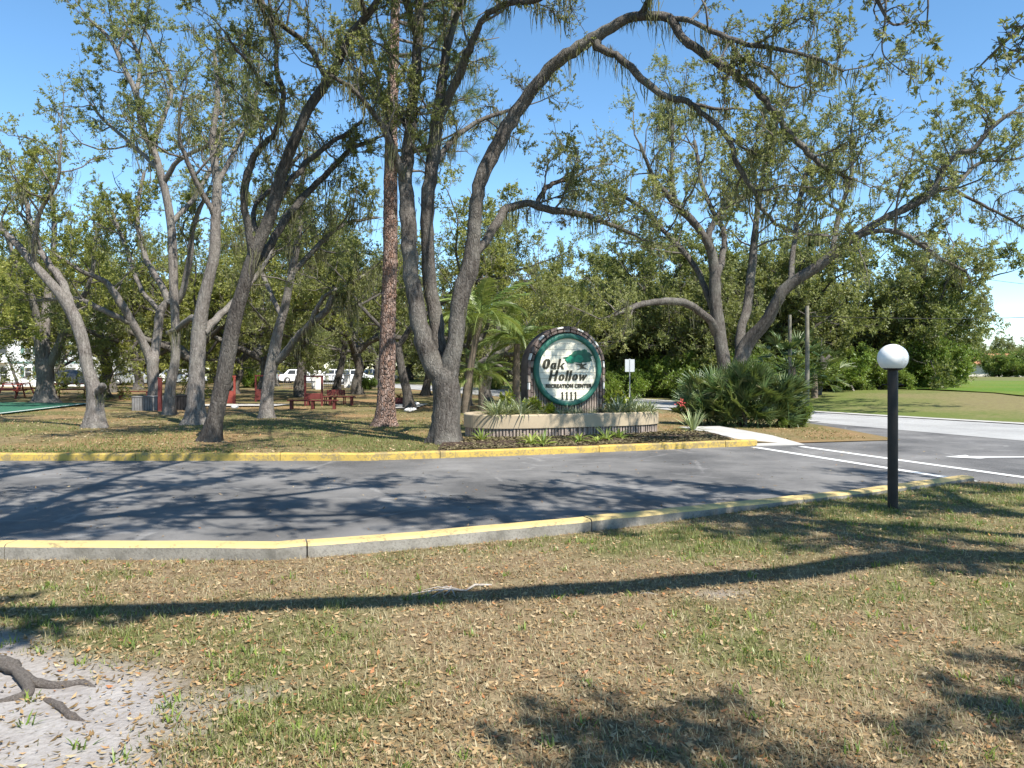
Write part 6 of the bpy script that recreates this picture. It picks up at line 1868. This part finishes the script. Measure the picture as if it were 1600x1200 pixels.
def board_frame(px, D, w, top, panel, label, mat='red_bright'):
    x = (px - 800) / F * D; root = empty('scoreboard_frame', (x, D, 0.0)); tag(root, label, 'frame')
    for s in (-1, 1):
        m = MB(); m.bbox(s * w / 2 - .04, s * w / 2 + .04, -.04, .04, -.1, top, .005); m.build('post', M[mat], root)
    m = MB(); m.bbox(-w / 2 - .05, w / 2 + .05, -.045, .045, top + .002, top + .07, .005); m.build('top_rail', M[mat], root)
    m = MB(); m.bbox(-w / 2 + .042, w / 2 - .042, -.02, .02, panel[0], panel[1], .005); m.build('panel', M[mat], root)
board_frame(490, 32, .70, 1.22, (.30, .55), 'dark red open frame standing behind the low bench', 'red')
board_frame(357, 33, .52, 1.20, (.08, .62), 'bright red frame with a solid lower panel right of the leaning oak')
board_frame(408, 36, .5, 1.2, (.1, .6), 'dark red frame half hidden by the mossy oak', 'red')
# chairs behind the second bench
for k, (px, lab) in enumerate([(516, 'left red slatted chair behind the second bench'), (531, 'right red slatted chair behind the second bench')]):
    D = 33.4; root = empty('park_chair', ((px - 800) / F * D, D, 0.03)); tag(root, lab, 'chair')
    for j in range(4):
        m = MB(); m.bbox(-.2 + j * .1, -.11 + j * .1, .18, .21, .36, .62, .004); m.build('back_slat', M['red'], root)
    m = MB(); m.bbox(-.22, .22, -.2, .17, .30, .34, .005); m.build('seat', M['red'], root)
    for sx in (-1, 1):
        for sy in (-1, 1):
            m = MB(); m.box(sx * .2 - .02, sx * .2 + .02, sy * .16 - .02, sy * .16 + .02, -.08, .299); m.build('leg', M['red'], root)
def slat_box(px, D, w, h, label, mat):
    root = empty('slatted_box', ((px - 800) / F * D, D, 0.03), .12); tag(root, label, 'box')
    m = MB(); m.box(-w / 2 + .03, w / 2 - .03, -.3, .3, -.05, h - .08); m.build('liner', M['black'], root)
    n = int(w / .085)
    for k in range(n):
        m = MB(); x0 = -w / 2 + w * k / n; m.bbox(x0 + .006, x0 + w / n - .006, -.335, -.305, -.04, h - .04, .003); m.build('slat', mat, root)
    for s in (-1, 1):
        m = MB(); m.bbox(s * w / 2 - .02, s * w / 2 + .02, -.3, .3, -.04, h - .04, .004); m.build('side_panel', mat, root)
    m = MB(); m.bbox(-w / 2 - .02, w / 2 + .02, -.35, .33, h - .038, h, .006); m.build('lid', mat, root)
slat_box(231, 28.8, .90, .52, 'grey slatted wooden box beside the tall slim oak', M['grey_wood'])
slat_box(286, 29.2, .42, .55, 'dark bin between the tall slim oak and the stout oak', M['black'])
root = empty('red_post', ((250 - 800) / F * 28.2, 28.2, 0)); tag(root, 'plain dark red post right of the grey slatted box', 'post')
m = MB(); m.bbox(-.06, .06, -.06, .06, -.1, 1.22, .008); m.build('shaft', M['red'], root); m = MB(); m.bbox(-.07, .07, -.07, .07, 1.222, 1.25, .006); m.build('cap', M['red'], root)
def picnic(px, D, label, rz=0.0, mat='red'):
    root = empty('picnic_table', ((px - 800) / F * D, D, 0.03), rz); tag(root, label, 'picnic table')
    for k in range(5):
        m = MB(); y = -.38 + .15 * k; m.bbox(-.9, .9, y, y + .14, .70, .74, .004); m.build('top_plank', M[mat], root)
    for s in (-1, 1):
        for k in range(2):
            m = MB(); y = s * .68 + (-.14 if k == 0 else .005); m.bbox(-.9, .9, y, y + .135, .41, .45, .004); m.build('seat_plank', M[mat], root)
    for e in (-.65, .65):
        for s in (-1, 1):
            m = MB(); m.tube([(e, s * .25, .70), (e, s * .62, -.06)], .04, 4, smooth=False); m.build('leg', M[mat], root)
        m = MB(); m.box(e - .02, e + .02, -.78, .78, .36, .408); m.build('cross_bar', M[mat], root)
picnic(10, 40, 'red picnic table at the left edge in front of the white building', .2, 'red_bright')
picnic(26, 43.5, 'darker red picnic table right behind the one at the left edge', -.3)
picnic(112, 41, 'red picnic table half hidden by the very thick oak trunk', .4)
# low red cart thing seen right of the pine
root = empty('flower_tub', ((623 - 800) / F * 33, 33, .03)); tag(root, 'dark low tub of withered plants right of the pine trunk', 'planter')
m = MB(); m.lathe([(.0, -.05), (.28, -.05), (.34, .3), (.30, .3), (.29, .24), (0, .24)], 14); m.build('tub', M['red'], root)
me_ = rosette(rs(5), 40, .35, .03, (.2, 1.4), (.5, 1.4)); me_.materials.append(M['airplant']); o = obj('foliage', me_, None, root, (0, 0, .25))
# white stones by the path
M['stone'] = mat_simple('white_stone', (0.60, 0.58, 0.55), .9, .15, 6, .2, .5, 30)
for k, (px, py) in enumerate([(638, 642), (644, 641), (650, 632), (367, 637)]):
    bm = bmesh.new(); bmesh.ops.create_icosphere(bm, subdivisions=2, radius=.11); q = rs(k)
    for v in bm.verts: v.co = Vector((v.co.x * 1.4, v.co.y, v.co.z * .7)) * (1 + q.normal(0, .07))
    me_ = bpy.data.meshes.new('white_stone'); bm.to_mesh(me_); bm.free(); x, y = G(px, py, .06)
    o = obj('white_stone', me_, M['stone'], None, (x, y, .09)); tag(o, ('left', 'middle', 'farther right')[k] + ' white stone beside the pale park path right of the pine' if k < 3 else 'white stone at the foot of the bright red frame', 'stone', 'white stones' if k < 3 else None)

# ------------------------------------------------------------------ white building at the left
M['stucco'] = mat_simple('white_stucco', (0.78, 0.79, 0.78), .85, .05, 2, .2, .1, 40)
M['eave'] = mat_simple('pale_roof', (0.50, 0.50, 0.48), .8, .1, 2, .2)
M['shutter'] = mat_simple('green_shutter', (0.13, 0.22, 0.18), .7, .15, 3, .3)
M['trim'] = mat_simple('white_trim', (0.80, 0.80, 0.79), .6, .03, 3, .3)
def _glass():
    b = NT('dark_window_glass'); co = b.coord('Object'); n = b.noise(co, 2.0, 3)
    return b.finish(b.principled(b.ramp(n, [(.3, (.02, .022, .026)), (.7, (.06, .065, .07))]), .08, None, .6))
M['glass'] = _glass()
D = 66.0
def bx_(px): return (px - 800) / F * D
def bz_(py): return EYE + (HZ - py) / F * D
bd = empty('white_building', (bx_(60), D, 0)); tag(bd, 'two storey white stucco building behind the trees at the left', 'building')
X0 = bx_(60)
def lb(x0, x1, y0, y1, z0, z1, name, mat, par, b=.01):
    m = MB(); m.bbox(x0 - X0, x1 - X0, y0, y1, z0, z1, b); return m.build(name, mat, par)
lb(bx_(-120), bx_(134), 0, 9, -.1, 5.5, 'wall', M['stucco'], bd)
m = MB(); x0, x1 = bx_(-130) - X0, bx_(140) - X0
m.add([(x0, -.9, 5.5), (x1, -.9, 5.5), (x1, 10, 5.5), (x0, 10, 5.5), (x0 + 3, 4.5, 6.9), (x1 - 3, 4.5, 6.9), (x0, -.9, 5.72), (x1, -.9, 5.72), (x1, 10, 5.72), (x0, 10, 5.72)],
      [(0, 1, 2, 3), (0, 1, 7, 6), (1, 2, 8, 7), (2, 3, 9, 8), (3, 0, 6, 9), (6, 7, 5, 4), (8, 9, 4, 5), (7, 8, 5), (9, 6, 4)])
m.build('roof', M['eave'], bd)
lb(bx_(13), bx_(134), -.06, -.002, bz_(567.5), bz_(565), 'floor_band', M['shutter'], bd, .005)
def win(px0, px1, py0, py1, sh=True, bars=1):
    w = lb(bx_(px0), bx_(px1), -.09, -.003, bz_(py1), bz_(py0), 'window', M['trim'], bd)
    nx = 1; pw = (bx_(px1) - bx_(px0)); ph = (bz_(py0) - bz_(py1)); t = .07
    for k in range(bars + 1):
        z0 = bz_(py1) + t + (ph - t) * k / (bars + 1); z1 = bz_(py1) + (ph - t) * (k + 1) / (bars + 1)
        lb(bx_(px0) + t, bx_(px1) - t, -.10, -.092, z0, z1, 'pane', M['glass'], w, .001)
    if sh:
        for a, b_ in ((px0 - 6, px0 - .6), (px1 + .6, px1 + 6)):
            lb(bx_(a), bx_(b_), -.07, -.004, bz_(py1), bz_(py0), 'shutter', M['shutter'], bd)
win(39, 51, 573, 589); win(39, 51, 536, 553); win(1, 13, 573, 597, False, 1)
win(112, 122, 536, 553, True); win(-40, -28, 573, 589); win(-40, -28, 536, 553)
g_ = lb(bx_(93), bx_(118), -.08, -.003, .0, bz_(577), 'garage_door', M['trim'], bd)
for k in range(4):
    z0 = .06 + k * .37; lb(bx_(94), bx_(117), -.10, -.082, z0, z0 + .34, 'panel', M['trim'], g_, .01)
lb(bx_(92), bx_(119), -.5, -.004, bz_(575), bz_(569), 'canopy', M['eave'], bd)
bal = lb(bx_(-30), bx_(13), -1.4, -.004, bz_(567), bz_(564), 'balcony', M['trim'], bd)
for k in range(16):
    x = bx_(-29) + k * (bx_(12.5) - bx_(-29)) / 15; lb(x, x + .05, -1.38, -1.33, bz_(564) + .002, bz_(553) , 'baluster', M['trim'], bal, .004)
lb(bx_(-30), bx_(13), -1.40, -1.31, bz_(553) + .003, bz_(552), 'handrail', M['grey_wood'], bal, .01)
lb(bx_(-29), bx_(11), -.10, -.003, bz_(552), bz_(535), 'balcony_door', M['glass'], bd)
m = MB(); m.tube([P(12, 558, 58), P(30, 606, 57)], [.07, .11], 7); o = m.build('leaning_pole', M['bark_dark']); tag(o, 'dark pole leaning in front of the white building', 'pole')
root_h = lb(bx_(118), bx_(132), -1.4, -.4, -.1, .35, 'hedge_box', M['shutter'], bd) if False else None

# ------------------------------------------------------------------ parked cars
M['car_white'] = mat_simple('white_car_paint', (0.76, 0.77, 0.78), .25, .02, 2, .5, .0, 10)
M['car_dark'] = mat_simple('dark_car_paint', (0.05, 0.055, 0.065), .25, .05, 2, .5, .0, 10)
M['car_silver'] = mat_simple('silver_car_paint', (0.42, 0.43, 0.44), .3, .04, 2, .5, .0, 10, .5)
M['tyre'] = mat_simple('tyre_rubber', (0.02, 0.02, 0.02), .85, .2, 20, .2)
M['tail'] = mat_simple('red_lamp_lens', (0.35, 0.02, 0.02), .3, .1, 5, .5)
def car(px, D, rz, mat, label, suv=False):
    root = empty('parked_car', ((px - 800) / F * D, D, 0.02), rz); tag(root, label, 'car', 'cars parked beyond the park')
    hb = 1.02 if suv else .90; ht = 1.72 if suv else 1.45
    side = [(-2.2, .35), (-2.25, .65), (-2.1, hb), (-1.9, hb + .03), (1.05, hb), (1.95, hb - .15), (2.2, .62), (2.22, .35), (1.85, .25), (-1.9, .25)]
    m = MB()
    vs = []; n = len(side)
    for yy, k in ((-.88, .97), (-.80, 1.0), (.80, 1.0), (.88, .97)):
        vs += [(x * k, yy, z if abs(yy) < .85 else .25 + (z - .25) * .96) for x, z in side]
    fs = [tuple(range(n))[::-1], tuple(range(3 * n, 4 * n))]
    for q in range(3):
        for j in range(n): fs.append((q * n + j, q * n + (j + 1) % n, (q + 1) * n + (j + 1) % n, (q + 1) * n + j))
    m.add(vs, fs); m.build('body', mat, root)
    rb = -2.0 if suv else -1.75
    cab = [(rb, hb), (rb + .45, ht - .05), (rb + .7, ht), (.05, ht), (.35, ht - .06), (1.15, hb - .02)]
    m = MB(); n = len(cab); vs = [(x, yy * (1 if z < hb + .1 else .82), z) for yy in (-.80, .80) for x, z in cab]
    m.add(vs, [tuple(range(n))[::-1], tuple(range(n, 2 * n))] + [(j, (j + 1) % n, n + (j + 1) % n, n + j) for j in range(n)]); m.build('cabin', mat, root)
    for s in (-1, 1):
        for a, b_, c_, d_ in ((rb + .38, rb + .6, -.55, -.55), (-.45, -.45, .2, .82)):
            m = MB(); y0 = s * .79; y1 = s * .68
            m.add([(a, y0 + s * .012, hb + .06), (d_, y0 + s * .012, hb + .06), (c_, y1 + s * .02, ht - .1), (b_, y1 + s * .02, ht - .1)], [(0, 1, 2, 3)]); m.build('side_window', M['glass'], root)
    m = MB(); m.add([(1.10, -.68, hb + .04), (1.10, .68, hb + .04), (.42, .58, ht - .09), (.42, -.58, ht - .09)], [(0, 1, 2, 3)]); 
    for v in range(4): m.v[v] = (m.v[v][0] + .02, m.v[v][1], m.v[v][2] + .015)
    m.build('windscreen', M['glass'], root)
    for sx in (-1.35, 1.35):
        for s in (-1, 1):
            w = empty('wheel', (sx, s * .80, .32)); w.parent = root; w.rotation_euler = (R(90), 0, 0)
            m = MB(); m.lathe([(.2, -.1), (.3, -.11), (.33, -.06), (.33, .06), (.3, .11), (.2, .1)], 18); m.build('tyre', M['tyre'], w)
            m = MB(); m.lathe([(0, -.07), (.2, -.09), (.2, .09), (0, .07)], 14); m.build('rim', M['galv'], w)
    for s in (-1, 1):
        m = MB(); m.bbox(2.08, 2.19, s * .66 - .14, s * .66 + .14, .62, .74, .02); m.build('headlight', M['trim'], root)
        m = MB(); m.bbox(-2.25, -2.14, s * .68 - .1, s * .68 + .1, .70, .86, .02); m.build('tail_light', M['tail'], root)
car(557, 77, .05, M['car_white'], 'white sedan parked behind the pine, facing right')
car(472, 80, .1, M['car_white'], 'white car behind the mossy oak')
car(425, 83, -.1, M['car_silver'], 'silver car left of the white one behind the mossy oak')
car(212, 70, .3, M['car_silver'], 'silver car glimpsed behind the low forking oak')
car(168, 72, .2, M['car_white'], 'white car right of the white building', True)
car(283, 74, .0, M['car_white'], 'white car glimpsed between the tall slim oak and the stout oak')
car(120, 62.5, .1, M['car_dark'], 'dark low car before the garage of the white building')
car(520, 84, 3.0, M['car_white'], 'white car left of the white sedan beyond the gate pillars')
car(590, 88, .05, M['car_silver'], 'silver car behind the pine trunk')
# gate pillars with ball tops and railings
M['pillar'] = mat_simple('white_pillar', (0.76, 0.75, 0.73), .8, .06, 3, .2, .1, 40)
pls = [(492, 60, 'left slim white gate pillar with a ball top'), (499, 57, 'wide white gate pillar with a ball top behind the red frame'), (542, 62, 'white gate pillar with a ball top left of the white sedan')]
for k, (px, D, lab) in enumerate(pls):
    root = empty('gate_pillar', ((px - 800) / F * D, D, 0.02)); tag(root, lab, 'pillar')
    w = .2 if k != 1 else .24
    m = MB(); m.bbox(-w, w, -w, w, -.1, 1.0, .015); m.build('shaft', M['pillar'], root)
    m = MB(); m.bbox(-w - .05, w + .05, -w - .05, w + .05, 1.002, 1.09, .015); m.build('cap', M['pillar'], root)
    m = MB(); m.lathe([(.05, 1.09), (.06, 1.12)] + [(.15 * math.cos(a), 1.26 + .15 * math.sin(a)) for a in np.linspace(-1.1, 1.57, 12)], 16); m.build('ball', M['pillar'], root)
fr = empty('metal_fence', ((500 - 800) / F * 59, 59, 0)); tag(fr, 'thin grey metal railing fence joining the white gate pillars', 'fence')
xf0 = (440 - 500) / F * 59; xf1 = (560 - 500) / F * 59
for z in (.12, .98):
    m = MB(); m.box(xf0, xf1, .50, .54, z, z + .035); m.build('rail', M['grey_wood'], fr)
for k in range(40):
    x = xf0 + (xf1 - xf0) * k / 39; m = MB(); m.box(x - .008, x + .008, .511, .529, .0, .979); m.build('picket', M['grey_wood'], fr)

# ------------------------------------------------------------------ house far right
M['tile'] = mat_simple('orange_tile_roof', (0.40, 0.19, 0.10), .85, .2, 3, .2, .4, 20)
M['house_wall'] = mat_simple('cream_house_wall', (0.60, 0.56, 0.48), .85, .06, 2, .2)
D = 112; hx = (1532 - 800) / F * D; hs = empty('orange_roofed_house', (hx, D, .3), -.2); tag(hs, 'small cream house with an orange tiled roof at the far right', 'house')
m = MB(); m.box(-2.6, 9, -3, 4, -.4, 1.9); m.build('wall', M['house_wall'], hs)
m = MB(); m.add([(-3.2, -3.7, 1.85), (9.6, -3.7, 1.85), (9.6, 4.7, 1.85), (-3.2, 4.7, 1.85), (-.2, .5, 3.4), (6.6, .5, 3.4)], [(0, 1, 5, 4), (1, 2, 5), (2, 3, 4, 5), (3, 0, 4), (0, 3, 2, 1)]); m.build('roof', M['tile'], hs)
for x in (.6, 3.6):
    m = MB(); m.box(x, x + 1.3, -3.06, -3.004, .5, 1.5); w = m.build('window', M['trim'], hs); m = MB(); m.box(x + .08, x + 1.22, -3.08, -3.063, .58, 1.42); m.build('pane', M['glass'], w)
